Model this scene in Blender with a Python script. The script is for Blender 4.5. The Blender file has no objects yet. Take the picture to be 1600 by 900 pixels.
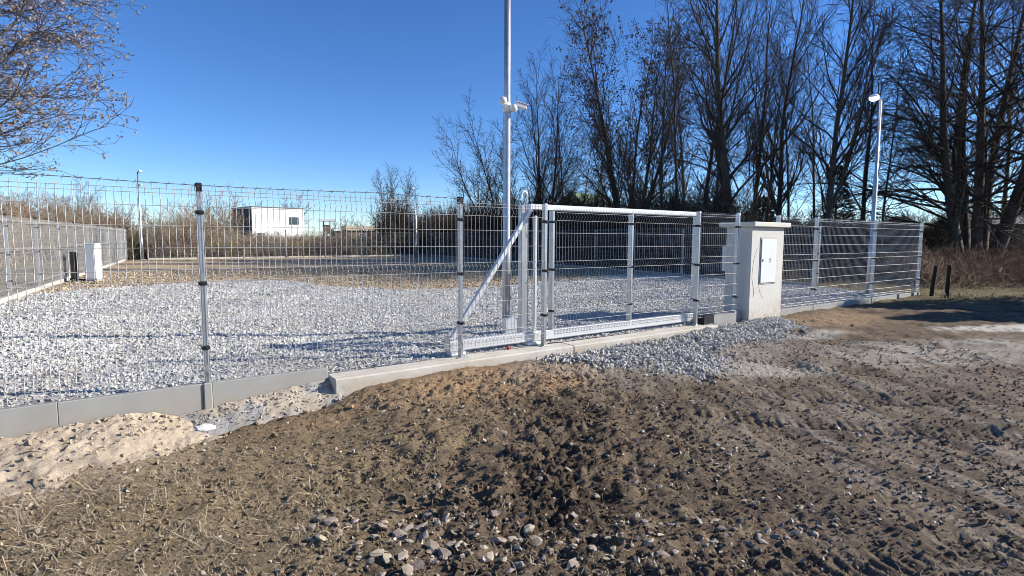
import bpy, math, random
import numpy as np
from mathutils import Vector, Matrix

# ------------------------------------------------------------------ camera, sky, sun, exposure
S = bpy.context.scene
COL = S.collection
F_PX, PITCH, ROLL, EYE = 860.0, 0.0903, 0.005, 1.2534
cam_d = bpy.data.cameras.new("camera")
cam = bpy.data.objects.new("camera", cam_d)
COL.objects.link(cam)
cam_d.sensor_width = 36.0
cam_d.lens = 36.0 * F_PX / 1600.0
cam_d.clip_end = 5000
cam_d.clip_start = 0.05
cam.matrix_world = (Matrix.Translation((0, 0, EYE)) @ Matrix.Rotation(math.pi / 2 - PITCH, 4, 'X')
                    @ Matrix.Rotation(ROLL, 4, 'Z'))
S.camera = cam

SUN_EL, SUN_AZ = math.radians(28.5), math.radians(5.5)      # azimuth measured from +x towards +y
world = bpy.data.worlds.new("World")
S.world = world
world.use_nodes = True
wn = world.node_tree
for n_ in list(wn.nodes):
    wn.nodes.remove(n_)
sky = wn.nodes.new('ShaderNodeTexSky')
sky.sky_type = 'NISHITA'
sky.sun_disc = False
sky.sun_elevation = SUN_EL
sky.sun_rotation = math.pi / 2 - SUN_AZ
sky.altitude = 300
sky.air_density = 0.8
sky.dust_density = 0.0
sky.ozone_density = 5.0
hsv = wn.nodes.new('ShaderNodeHueSaturation')
hsv.inputs['Hue'].default_value = 0.507
hsv.inputs['Saturation'].default_value = 1.15
hsv.inputs['Value'].default_value = 1.0
bg = wn.nodes.new('ShaderNodeBackground')
bg.inputs['Strength'].default_value = 0.104
wo = wn.nodes.new('ShaderNodeOutputWorld')
wn.links.new(sky.outputs[0], hsv.inputs['Color'])
wn.links.new(hsv.outputs[0], bg.inputs['Color'])
wn.links.new(bg.outputs[0], wo.inputs['Surface'])

sun_d = bpy.data.lights.new("sun", 'SUN')
sun_d.energy = 4.9
sun_d.angle = math.radians(0.5)
sun_d.color = (1.0, 0.94, 0.85)
sun = bpy.data.objects.new("sun", sun_d)
COL.objects.link(sun)
sdir = Vector((math.cos(SUN_AZ) * math.cos(SUN_EL), math.sin(SUN_AZ) * math.cos(SUN_EL), math.sin(SUN_EL)))
sun.rotation_euler = sdir.to_track_quat('Z', 'Y').to_euler()
sun.location = (30, 0, 30)

S.view_settings.view_transform = 'Standard'
S.view_settings.look = 'None'
S.view_settings.exposure = 0.8
S.view_settings.gamma = 1.0
S.view_settings.use_curve_mapping = False
S.render.engine = 'CYCLES'
S.cycles.max_bounces = 6
S.cycles.filter_width = 0.9

# ------------------------------------------------------------------ frames of reference
TH, PH = 0.9619, 0.5199
U = np.array([math.sin(TH), math.cos(TH), 0.0])             # along the front fence
NN = np.array([-U[1], U[0], 0.0])                           # into the yard
LD = np.array([-math.sin(PH), math.cos(PH), 0.0])           # along the side fences, away
P0 = np.array([-2.6241, 4.6511, 0.0])                       # front fence post, t = 0
RZF = math.atan2(U[1], U[0])
RZL = math.atan2(LD[1], LD[0])
L0 = np.array([-11.709, 13.5886, 0.0])


def FP(t, n=0.0, z=0.0):
    return P0 + U * t + NN * n + np.array([0, 0, z])


def tn_of(x, y):
    dx, dy = x - P0[0], y - P0[1]
    return dx * U[0] + dy * U[1], dx * NN[0] + dy * NN[1]


def pix(px, py, Y):
    """world point seen at pixel (px,py) of the 1600 photo at depth Y"""
    a, b = px - 800, py - 450
    x = a * math.cos(ROLL) + b * math.sin(ROLL)
    y = -(-a * math.sin(ROLL) + b * math.cos(ROLL))
    d = np.array([x, F_PX * math.cos(PITCH) + y * math.sin(PITCH), -F_PX * math.sin(PITCH) + y * math.cos(PITCH)])
    return np.array([0, 0, EYE]) + d * (Y / d[1])


# ------------------------------------------------------------------ helpers
def new_mesh(name, verts, faces, smooth=False, col=None):
    """faces: int array (m,3|4) or list of arrays"""
    verts = np.asarray(verts, dtype=np.float32)
    if not isinstance(faces, list):
        faces = [faces]
    faces = [np.asarray(f, dtype=np.int32) for f in faces if len(f)]
    me = bpy.data.meshes.new(name)
    me.vertices.add(len(verts))
    me.vertices.foreach_set('co', verts.ravel())
    nl = sum(f.size for f in faces)
    npoly = sum(len(f) for f in faces)
    me.loops.add(nl)
    me.loops.foreach_set('vertex_index', np.concatenate([f.ravel() for f in faces]))
    me.polygons.add(npoly)
    tot = np.concatenate([np.full(len(f), f.shape[1], dtype=np.int32) for f in faces])
    start = np.concatenate([[0], np.cumsum(tot)[:-1]]).astype(np.int32)
    me.polygons.foreach_set('loop_start', start)
    me.polygons.foreach_set('loop_total', tot)
    me.polygons.foreach_set('use_smooth', np.full(npoly, smooth, dtype=bool))
    me.update(calc_edges=True)
    me.validate()
    if col is not None:
        a = me.attributes.new('Col', 'FLOAT_COLOR', 'POINT')
        c = np.ones((len(verts), 4), dtype=np.float32)
        c[:, :3] = col
        a.data.foreach_set('color', c.ravel())
    return me


def link(name, me, mat=None, parent=None, loc=None, rz=None):
    o = bpy.data.objects.new(name, me)
    COL.objects.link(o)
    if mat is not None and me is not None and len(me.materials) == 0:
        me.materials.append(mat)
    if parent is not None:
        o.parent = parent
    if loc is not None:
        o.location = [float(v) for v in loc]
    if rz is not None:
        o.rotation_euler = (0, 0, rz)
    return o


def tag(o, label=None, cat=None, group=None, kind=None):
    if label:
        o['label'] = label
    if cat:
        o['category'] = cat
    if group:
        o['group'] = group
    if kind:
        o['kind'] = kind
    return o


def thing(name, label, cat, loc=(0, 0, 0), rz=0.0, group=None):
    o = link(name, None, loc=loc, rz=rz)
    return tag(o, label, cat, group)


class MB:
    """collects boxes, tubes and lathes and links them as one mesh object"""
    def __init__(self):
        self.v, self.q, self.t, self.n = [], [], [], 0

    def add(self, v, q=None, t=None):
        v = np.asarray(v, float)
        if q is not None and len(q):
            self.q.append(np.asarray(q, int) + self.n)
        if t is not None and len(t):
            self.t.append(np.asarray(t, int) + self.n)
        self.v.append(v)
        self.n += len(v)
        return self

    def box(self, lo, hi, bev=0.0, rot=None, piv=None):
        lo, hi = np.minimum(lo, hi).astype(float), np.maximum(lo, hi).astype(float)
        c, h = (lo + hi) / 2, (hi - lo) / 2
        if bev <= 0:
            s = np.array([[x, y, z] for x in (-1, 1) for y in (-1, 1) for z in (-1, 1)], float)
            v = c + s * h
            q = [[0, 1, 3, 2], [4, 6, 7, 5], [0, 4, 5, 1], [2, 3, 7, 6], [0, 2, 6, 4], [1, 5, 7, 3]]
            t = None
        else:
            b = min(bev, h.min() * 0.9)
            v, idx = [], {}
            for sx in (-1, 1):
                for sy in (-1, 1):
                    for sz in (-1, 1):
                        s = np.array([sx, sy, sz], float)
                        for ax in range(3):
                            d = np.full(3, b)
                            d[ax] = 0
                            idx[(sx, sy, sz, ax)] = len(v)
                            v.append(c + s * (h - d))
            q, t = [], []
            g = lambda a, k: idx[(a[0], a[1], a[2], k)]
            for ax in range(3):
                o1, o2 = (ax + 1) % 3, (ax + 2) % 3
                for s in (-1, 1):
                    f = []
                    for (a, b_) in ((-1, -1), (1, -1), (1, 1), (-1, 1)):
                        k = [0, 0, 0]
                        k[ax], k[o1], k[o2] = s, a, b_
                        f.append(g(k, ax))
                    q.append(f if s > 0 else f[::-1])
                for a in (-1, 1):
                    for b_ in (-1, 1):
                        k1, k2 = [0, 0, 0], [0, 0, 0]
                        k1[o1] = k2[o1] = a
                        k1[o2] = k2[o2] = b_
                        k1[ax], k2[ax] = -1, 1
                        f = [g(k1, o1), g(k2, o1), g(k2, o2), g(k1, o2)]
                        q.append(f if a * b_ < 0 else f[::-1])
            for sx in (-1, 1):
                for sy in (-1, 1):
                    for sz in (-1, 1):
                        f = [g((sx, sy, sz), k) for k in range(3)]
                        t.append(f if sx * sy * sz > 0 else f[::-1])
            v = np.array(v)
        if rot is not None:
            R = np.array(rot.to_3x3())
            p = c if piv is None else np.asarray(piv, float)
            v = (v - p) @ R.T + p
        return self.add(v, q, t)

    def tube(self, pts, r, sides=8, cap=True):
        pts = np.asarray(pts, float)
        k = len(pts)
        rad = np.full(k, r, float) if np.isscalar(r) else np.asarray(r, float)
        v, q = tubes(pts[None], rad[None], sides)
        t = None
        if cap:
            t = [[0, i + 1, i] for i in range(1, sides - 1)]
            b = (k - 1) * sides
            t += [[b, b + i, b + i + 1] for i in range(1, sides - 1)]
        return self.add(v, q, t)

    def lathe(self, prof, sides=16, c=(0, 0, 0)):
        prof = np.asarray(prof, float)
        a = np.arange(sides) * 2 * math.pi / sides
        v = np.concatenate([np.stack([c[0] + r * np.cos(a), c[1] + r * np.sin(a), np.full(sides, c[2] + z)], 1) for r, z in prof])
        q = []
        for i in range(len(prof) - 1):
            for j in range(sides):
                q.append([i * sides + j, i * sides + (j + 1) % sides, (i + 1) * sides + (j + 1) % sides, (i + 1) * sides + j])
        b = (len(prof) - 1) * sides
        t = [[0, i + 1, i] for i in range(1, sides - 1)] + [[b, b + i, b + i + 1] for i in range(1, sides - 1)]
        return self.add(v, q, t)

    def prism(self, poly, d0, d1, axis=1):
        """poly in the two other axes, extruded along axis from d0 to d1"""
        m = len(poly)
        v = []
        for d in (d0, d1):
            for p in poly:
                w = [p[0], p[1]]
                w.insert(axis, d)
                v.append(w)
        q = [[i, (i + 1) % m, m + (i + 1) % m, m + i] for i in range(m)]
        t = [[0, i + 1, i] for i in range(1, m - 1)] + [[m, m + i, m + i + 1] for i in range(1, m - 1)]
        return self.add(v, q, t)

    def mesh(self, name, smooth=False):
        f = []
        if self.q:
            f.append(np.concatenate(self.q))
        if self.t:
            f.append(np.concatenate(self.t))
        return new_mesh(name, np.concatenate(self.v), f, smooth)

    def build(self, name, mat, parent=None, smooth=False, loc=None, rz=None, label=None):
        o = link(name, self.mesh(name, smooth), mat, parent, loc, rz)
        if label:
            o['label'] = label
        return o


def tubes(P, R, sides):
    """P (N,k,3), R (N,k) -> verts, quads of N open tubes"""
    N, k, _ = P.shape
    T = np.gradient(P, axis=1)
    T /= np.linalg.norm(T, axis=2, keepdims=True) + 1e-12
    ref = np.zeros_like(T)
    mean = T.mean(1)
    up = np.abs(mean[:, 2]) > 0.8
    ref[up] = (1, 0, 0)
    ref[~up] = (0, 0, 1)
    A = np.cross(T, ref)
    A /= np.linalg.norm(A, axis=2, keepdims=True) + 1e-12
    B = np.cross(T, A)
    ang = np.arange(sides) * 2 * math.pi / sides
    V = (P[:, :, None, :] + R[:, :, None, None] * (A[:, :, None, :] * np.cos(ang)[None, None, :, None]
         + B[:, :, None, :] * np.sin(ang)[None, None, :, None]))
    i, j = np.meshgrid(np.arange(k - 1), np.arange(sides), indexing='ij')
    a = i * sides + j
    b = i * sides + (j + 1) % sides
    q = np.stack([a, a + sides, b + sides, b], -1).reshape(-1, 4)
    Q = (q[None] + (np.arange(N) * k * sides)[:, None, None]).reshape(-1, 4)
    return V.reshape(-1, 3), Q


# --- gradient noise in numpy
_pr = np.random.RandomState(7)
_perm = _pr.permutation(4096)
_ga = _pr.rand(4096) * 2 * math.pi
_gx, _gy = np.cos(_ga), np.sin(_ga)


def pnoise(x, y, seed=0):
    x = np.asarray(x, float)
    y = np.asarray(y, float)
    xi, yi = np.floor(x).astype(int), np.floor(y).astype(int)
    xf, yf = x - xi, y - yi
    def g(ix, iy, fx, fy):
        h = _perm[(ix + _perm[(iy + seed * 131) & 4095]) & 4095]
        return _gx[h] * fx + _gy[h] * fy
    u, v = xf * xf * xf * (xf * (xf * 6 - 15) + 10), yf * yf * yf * (yf * (yf * 6 - 15) + 10)
    a = g(xi, yi, xf, yf) * (1 - u) + g(xi + 1, yi, xf - 1, yf) * u
    b = g(xi, yi + 1, xf, yf - 1) * (1 - u) + g(xi + 1, yi + 1, xf - 1, yf - 1) * u
    return (a * (1 - v) + b * v) * 1.5


def fbm(x, y, oct=4, seed=0, gain=0.5):
    s, a, f = 0, 1.0, 1.0
    for o in range(oct):
        s = s + a * pnoise(x * f, y * f, seed + o)
        a *= gain
        f *= 2.03
    return s


def sstep(a, b, x):
    t = np.clip((x - a) / (b - a), 0, 1)
    return t * t * (3 - 2 * t)


# ------------------------------------------------------------------ materials
def mat(name, base, rough=0.8, metal=0.0, var=0.12, scale=8.0, bump=0.0, bscale=60.0, dirt=None, dirt_scale=3.0, spec=0.3, dirt_amt=0.5):
    m = bpy.data.materials.new(name)
    m.use_nodes = True
    nt = m.node_tree
    b = nt.nodes['Principled BSDF']
    b.inputs['Roughness'].default_value = rough
    b.inputs['Metallic'].default_value = metal
    b.inputs['Specular IOR Level'].default_value = spec
    tc = nt.nodes.new('ShaderNodeTexCoord')
    n1 = nt.nodes.new('ShaderNodeTexNoise')
    n1.inputs['Scale'].default_value = scale
    n1.inputs['Detail'].default_value = 6
    n1.inputs['Roughness'].default_value = 0.65
    nt.links.new(tc.outputs['Object'], n1.inputs['Vector'])
    r = nt.nodes.new('ShaderNodeValToRGB')
    r.color_ramp.elements[0].position = 0.3
    r.color_ramp.elements[1].position = 0.7
    c = np.array(base)
    r.color_ramp.elements[0].color = (*np.clip(c * (1 - var), 0, 1), 1)
    r.color_ramp.elements[1].color = (*np.clip(c * (1 + var), 0, 1), 1)
    nt.links.new(n1.outputs['Fac'], r.inputs['Fac'])
    out = r.outputs['Color']
    if dirt is not None:
        n2 = nt.nodes.new('ShaderNodeTexNoise')
        n2.inputs['Scale'].default_value = dirt_scale
        n2.inputs['Detail'].default_value = 8
        n2.inputs['Roughness'].default_value = 0.7
        nt.links.new(tc.outputs['Object'], n2.inputs['Vector'])
        r2 = nt.nodes.new('ShaderNodeValToRGB')
        r2.color_ramp.elements[0].position = 0.48
        r2.color_ramp.elements[1].position = 0.72
        r2.color_ramp.elements[0].color = (0, 0, 0, 1)
        r2.color_ramp.elements[1].color = (dirt_amt,) * 3 + (1,)
        nt.links.new(n2.outputs['Fac'], r2.inputs['Fac'])
        mx = nt.nodes.new('ShaderNodeMix')
        mx.data_type = 'RGBA'
        nt.links.new(r2.outputs['Color'], mx.inputs['Factor'])
        nt.links.new(out, mx.inputs['A'])
        mx.inputs['B'].default_value = (*dirt, 1)
        out = mx.outputs['Result']
    nt.links.new(out, b.inputs['Base Color'])
    if bump > 0:
        n3 = nt.nodes.new('ShaderNodeTexNoise')
        n3.inputs['Scale'].default_value = bscale
        n3.inputs['Detail'].default_value = 5
        nt.links.new(tc.outputs['Object'], n3.inputs['Vector'])
        bp = nt.nodes.new('ShaderNodeBump')
        bp.inputs['Strength'].default_value = bump
        bp.inputs['Distance'].default_value = 0.02
        nt.links.new(n3.outputs['Fac'], bp.inputs['Height'])
        nt.links.new(bp.outputs['Normal'], b.inputs['Normal'])
    return m


def mat_vcol(name, rough=0.95, scale=40.0, var=0.25, bump=0.3, bscale=90.0, spec=0.15, bdist=0.02):
    """vertex-colour albedo times fine grain"""
    m = bpy.data.materials.new(name)
    m.use_nodes = True
    nt = m.node_tree
    b = nt.nodes['Principled BSDF']
    b.inputs['Roughness'].default_value = rough
    b.inputs['Specular IOR Level'].default_value = spec
    at = nt.nodes.new('ShaderNodeAttribute')
    at.attribute_name = 'Col'
    tc = nt.nodes.new('ShaderNodeTexCoord')
    n1 = nt.nodes.new('ShaderNodeTexNoise')
    n1.inputs['Scale'].default_value = scale
    n1.inputs['Detail'].default_value = 8
    n1.inputs['Roughness'].default_value = 0.75
    nt.links.new(tc.outputs['Object'], n1.inputs['Vector'])
    mr = nt.nodes.new('ShaderNodeMapRange')
    mr.inputs['From Min'].default_value = 0.3
    mr.inputs['From Max'].default_value = 0.7
    mr.inputs['To Min'].default_value = 1 - var
    mr.inputs['To Max'].default_value = 1 + var
    nt.links.new(n1.outputs['Fac'], mr.inputs['Value'])
    vm = nt.nodes.new('ShaderNodeVectorMath')
    vm.operation = 'SCALE'
    nt.links.new(at.outputs['Color'], vm.inputs[0])
    nt.links.new(mr.outputs['Result'], vm.inputs['Scale'])
    nt.links.new(vm.outputs['Vector'], b.inputs['Base Color'])
    if bump > 0:
        n3 = nt.nodes.new('ShaderNodeTexNoise')
        n3.inputs['Scale'].default_value = bscale
        n3.inputs['Detail'].default_value = 6
        n3.inputs['Roughness'].default_value = 0.7
        nt.links.new(tc.outputs['Object'], n3.inputs['Vector'])
        bp = nt.nodes.new('ShaderNodeBump')
        bp.inputs['Strength'].default_value = bump
        bp.inputs['Distance'].default_value = bdist
        nt.links.new(n3.outputs['Fac'], bp.inputs['Height'])
        nt.links.new(bp.outputs['Normal'], b.inputs['Normal'])
    return m


M = {}
M['galv'] = mat('galvanised_steel', (.46, .465, .47), .38, .75, .14, 14, dirt=(.36, .38, .40), dirt_scale=6, spec=.5)
M['galv_white'] = mat('bright_galvanised_steel', (.66, .665, .66), .40, .40, .08, 10, dirt=(.5, .52, .54), dirt_scale=5, spec=.5)
M['wire'] = mat('zinc_wire', (.44, .435, .42), .5, .25, .12, 20, spec=.5)
M['wire_dull'] = mat('weathered_zinc_wire', (.47, .47, .45), .55, .3, .1, 20, spec=.4)
M['galv_dull'] = mat('weathered_galvanised_steel', (.34, .355, .37), .45, .6, .14, 14, spec=.5)
M['barb'] = mat('dull_barbed_wire', (.22, .22, .22), .6, .5, .2, 20)
M['black'] = mat('black_plastic', (.018, .018, .02), .5, 0, .2, 20)
M['white'] = mat('white_plastic', (.78, .775, .75), .4, 0, .03, 6, dirt=(.6, .58, .54), dirt_scale=4, dirt_amt=.25)
M['dark_metal'] = mat('dark_grey_metal', (.06, .065, .075), .5, .2, .2, 12)
M['plinth'] = mat('smooth_grey_concrete', (.30, .298, .28), .85, 0, .07, 3, .15, 220, dirt=(.26, .25, .23), dirt_scale=2.2, dirt_amt=.55)
M['threshold'] = mat('pale_cast_concrete', (.52, .49, .43), .9, 0, .12, 5, .4, 120, dirt=(.33, .26, .18), dirt_scale=2.5, dirt_amt=.7)
M['pillar'] = mat('cream_concrete_render', (.58, .565, .52), .9, 0, .05, 4, .25, 160, dirt=(.44, .41, .35), dirt_scale=1.8, dirt_amt=.5)
M['pillar_cap'] = mat('cream_concrete_cap', (.62, .60, .53), .9, 0, .06, 5, .25, 160, dirt=(.42, .39, .33), dirt_scale=3, dirt_amt=.5)
M['door'] = mat('pale_grey_plastic_door', (.66, .68, .66), .5, 0, .03, 6)
M['door_frame'] = mat('grey_door_frame', (.36, .36, .34), .7, 0, .05, 6)
M['crack'] = mat('dark_hairline', (.36, .35, .32), .9, 0, .1, 20)
M['mortar'] = mat('lumpy_mortar', (.50, .47, .42), .95, 0, .2, 12, .8, 60, dirt=(.34, .28, .2), dirt_scale=5, dirt_amt=.6)
M['plaster'] = mat('white_plaster', (.62, .60, .56), .9, 0, .05, 10)


def base_dirt(m, z_hi, z_lo, col, amt=1.0):
    """mud splashed up the foot of a wall, by height with a ragged noise edge"""
    nt = m.node_tree
    b = nt.nodes['Principled BSDF']
    src = b.inputs['Base Color'].links[0].from_socket
    tc = nt.nodes.new('ShaderNodeTexCoord')
    sp = nt.nodes.new('ShaderNodeSeparateXYZ')
    nz = nt.nodes.new('ShaderNodeTexNoise')
    nz.inputs['Scale'].default_value = 11
    nz.inputs['Detail'].default_value = 8
    nz.inputs['Roughness'].default_value = .7
    mr = nt.nodes.new('ShaderNodeMapRange')
    mr.inputs['From Min'].default_value = z_hi
    mr.inputs['From Max'].default_value = z_lo
    r2 = nt.nodes.new('ShaderNodeMapRange')
    r2.inputs['From Min'].default_value = .35
    r2.inputs['From Max'].default_value = .62
    r2.inputs['To Max'].default_value = amt
    mul = nt.nodes.new('ShaderNodeMath')
    mul.operation = 'MULTIPLY'
    mx = nt.nodes.new('ShaderNodeMix')
    mx.data_type = 'RGBA'
    mx.inputs['B'].default_value = (*col, 1)
    nt.links.new(tc.outputs['Object'], sp.inputs[0])
    nt.links.new(tc.outputs['Object'], nz.inputs['Vector'])
    nt.links.new(sp.outputs['Z'], mr.inputs['Value'])
    nt.links.new(nz.outputs['Fac'], r2.inputs['Value'])
    nt.links.new(mr.outputs[0], mul.inputs[0])
    nt.links.new(r2.outputs[0], mul.inputs[1])
    nt.links.new(mul.outputs[0], mx.inputs['Factor'])
    nt.links.new(src, mx.inputs['A'])
    nt.links.new(mx.outputs['Result'], b.inputs['Base Color'])


base_dirt(M['pillar'], .25, -.12, (.36, .27, .18), .8)
base_dirt(M['plinth'], -.04, -.24, (.33, .26, .18), .85)
base_dirt(M['threshold'], -.10, -.24, (.30, .22, .145), .9)
M['lens'] = mat('camera_lens_glass', (.01, .01, .012), .1, 0, .1, 10, spec=.8)
M['red'] = mat('red_plastic', (.5, .06, .04), .5, 0, .1, 10)
M['ochre'] = mat('ochre_paint', (.6, .45, .2), .6, 0, .1, 10)
M['soil'] = mat_vcol('churned_soil', .95, 60, .62, 1.0, 110)
M['sand'] = mat_vcol('ochre_sand', .95, 30, .22, .6, 80)
M['stone'] = mat_vcol('crushed_stone', .85, 60, .18, .2, 120, spec=.3)
M['yard'] = mat_vcol('gravel_bed', .9, 55, .5, 1.0, 55, bdist=.04)
M['bark'] = mat('dark_bark', (.085, .070, .056), .9, 0, .4, 9, .6, 30)
M['twig'] = mat('dark_twig', (.05, .04, .032), .9, 0, .3, 3)
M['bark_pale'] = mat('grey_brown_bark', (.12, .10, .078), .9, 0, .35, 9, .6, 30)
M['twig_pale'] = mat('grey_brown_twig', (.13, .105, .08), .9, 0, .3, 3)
M['twig_brown'] = mat('brown_twig', (.075, .058, .045), .9, 0, .3, 3)
M['keys'] = mat('dry_brown_seed_keys', (.10, .07, .045), .8, 0, .4, 2)
M['keys_pale'] = mat('dry_tan_seed_keys', (.23, .18, .14), .8, 0, .4, 2)
M['thicket'] = mat('brown_thicket_stems', (.25, .185, .125), .9, 0, .4, 1.2)
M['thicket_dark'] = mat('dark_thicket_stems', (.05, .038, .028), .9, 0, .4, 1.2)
M['thicket_green'] = mat('olive_thicket_stems', (.26, .21, .125), .9, 0, .4, 1.2)
M['bramble'] = mat('red_brown_bramble', (.16, .095, .06), .9, 0, .4, 1.5)
M['conifer'] = mat('dark_conifer_needles', (.018, .026, .016), .9, 0, .4, 2)
M['reed'] = mat('dry_reed', (.36, .27, .18), .9, 0, .3, 1.5)
M['straw'] = mat('dry_straw', (.34, .275, .185), .8, 0, .4, 6)
M['green'] = mat('short_green_grass', (.075, .10, .035), .8, 0, .4, 5)
M['olive'] = mat('olive_meadow_grass', (.15, .14, .055), .85, 0, .4, 1.5)
M['wall_white'] = mat('white_house_wall', (.80, .79, .76), .85, 0, .03, 1)
M['wall_dark'] = mat('dark_brown_boards', (.10, .085, .075), .85, 0, .15, 2)
M['roof_grey'] = mat('grey_roof', (.16, .15, .15), .8, 0, .15, 2)
M['roof_green'] = mat('green_roof', (.14, .20, .13), .8, 0, .15, 1)
M['glass'] = mat('window_glass', (.03, .04, .05), .12, 0, .1, 2, spec=.7)
M['wall_cream'] = mat('cream_wall', (.55, .47, .33), .85, 0, .08, 1)
M['wall_brick'] = mat('brown_wall', (.20, .13, .09), .9, 0, .12, 2)
M['chimney'] = mat('mauve_brick_chimney', (.30, .22, .24), .9, 0, .1, 1)
M['stake'] = mat('dark_wooden_stake', (.022, .018, .015), .9, 0, .2, 10)

glint_mat = bpy.data.materials.new('sun_glint_glass')
glint_mat.use_nodes = True
_b = glint_mat.node_tree.nodes['Principled BSDF']
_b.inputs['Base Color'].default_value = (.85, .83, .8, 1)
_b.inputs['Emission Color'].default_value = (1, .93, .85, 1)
_b.inputs['Emission Strength'].default_value = 3.0  # sun glint on the switched-off diffuser, put in as emission


# ------------------------------------------------------------------ the ground
Ccorn = L0 - LD * (tn_of(L0[0], L0[1])[1] / float(LD @ NN))   # front left yard corner
T_LEFT = tn_of(Ccorn[0], Ccorn[1])[0]
T_RIGHT = 15.24
SIDE = float(np.linalg.norm(L0 + LD * 20 - Ccorn))
CR = FP(T_RIGHT)


def yard_coords(x, y):
    """t corrected for the slight skew of the side fences, n"""
    t, n = tn_of(x, y)
    return t - n * float(LD @ U) / float(LD @ NN), n


def g_base(x, y):
    t, n = tn_of(x, y)
    tt = np.clip(t, -6, 30)
    near = np.interp(tt, [-6, 0, .9, 1.3, 2.0, 3.5, 5, 8, 12, 15, 20], [-.36, -.35, -.30, -.20, -.175, -.165, -.165, -.12, -.10, -.07, -.02])
    far = np.interp(tt, [-6, 0, 2, 5, 9, 15], [-.40, -.40, -.38, -.31, -.18, -.08])
    k = sstep(0.2, 3.2, -n)
    h = near * (1 - k) + far * k
    out = sstep(12, 24, np.hypot(x, y))
    return h * (1 - out) + (-.10) * out


def g_rough(x, y):
    """amplitude of the clods"""
    t, n = tn_of(x, y)
    r = 0.38 + 0.62 * np.exp(-((x + 0.2) / 1.3) ** 2 - ((y - 3.5) / 1.3) ** 2)
    r = r * (1 - .45 * sstep(-.4, -1.4, x))
    r = r * (1 - .78 * sstep(1.0, 2.4, x) * sstep(9.5, 5, y))
    r = r + .35 * np.exp(-((x - .6) / 1.2) ** 2 - ((y - 5.2) / .7) ** 2)
    return r


def g_height(x, y):
    x = np.asarray(x, float)
    y = np.asarray(y, float)
    d = np.hypot(x, y)
    fade = 1 - sstep(9, 22, d)
    r = g_rough(x, y)
    h = g_base(x, y)
    h = h + .035 * fbm(x * .8, y * .8, 3, 3) * fade
    b = fbm(x * 4.2, y * 4.2, 3, 11)
    h = h + .045 * r * b * fade
    wx, wy = x + .03 * pnoise(x * 6, y * 6, 31), y + .03 * pnoise(x * 6, y * 6, 33)
    pat = .35 + .9 * sstep(-.25, .35, fbm(x * 1.1, y * 1.1, 3, 35))
    c = 2 * np.abs(pnoise(wx * 9, wy * 9, 21)) - .5
    h = h + .024 * r * pat * c * fade
    c2 = 2 * np.abs(pnoise(wx * 19, wy * 19, 25)) - .5
    h = h + .017 * (r * pat + .12) * c2 * fade
    c3 = 2 * np.abs(pnoise(wx * 37, wy * 37, 29)) - .5
    h = h + .011 * (r * pat + .2) * c3 * fade
    # streaks dragged into the track on the right
    sa, sc = x * .22 - y * .97, x * .97 + y * .22
    kr = sstep(.9, 2.2, x) * sstep(10, 6, y)
    h = h + kr * (.008 * pnoise(sc * 6, sa * 1.0, 37) + .008 * pnoise(sc * 22, sa * 4, 39)) * fade
    # wheel ruts on the right, across the picture
    for (x0, y0, dx, dy, w, dep) in RUTS:
        l = math.hypot(dx, dy)
        s = ((x - x0) * dx + (y - y0) * dy) / l
        q = ((x - x0) * -dy + (y - y0) * dx) / l + .08 * pnoise(s * .6, s * 0 + 3.3, 41)
        m = np.exp(-(q / w) ** 2) * sstep(-.3, .3, s) * sstep(.3, -.3, s - l)
        h = h - dep * m + dep * .6 * np.exp(-((np.abs(q) - 1.6 * w) / (.5 * w)) ** 2) * sstep(-.3, .3, s) * sstep(.3, -.3, s - l)
        h = h + .010 * m * np.sin(s * 75 + 9 * q)
    t, n = tn_of(x, y)
    tc, nc = yard_coords(x, y)
    inside = sstep(.05, .25, n) * sstep(0, .15, tc - T_LEFT) * sstep(0, .15, T_RIGHT - tc) * sstep(0, .3, SIDE - n)
    h = h - .18 * inside
    far = sstep(45, 140, d)
    h = h + far * .4 * fbm(x * .02, y * .02, 3, 50) - .25 * far
    return h


RUTS = [(.2, 2.45, 4.2, .55, .13, .02), (1.7, 7.2, .75, -4.6, .16, .014), (3.1, 7.6, 1.1, -5.0, .16, .015), (2.4, 5.4, 6.5, -.9, .14, .03), (1.2, 4.9, 3.6, -.8, .11, .035),
        (4.0, 8.3, 5.0, -2.2, .16, .035), (2.2, 6.9, 4.0, -1.6, .12, .02)]


def blob(t, n, tc, nc, a, b, rot=0.0, edge=.35, seed=0, x=None, y=None):
    c, s = math.cos(rot), math.sin(rot)
    p, q = (t - tc) * c + (n - nc) * s, -(t - tc) * s + (n - nc) * c
    d = np.sqrt((p / a) ** 2 + (q / b) ** 2) + .35 * fbm(t * 2.1, n * 2.1, 4, seed)
    return sstep(1 + edge, 1 - edge, d)


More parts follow.
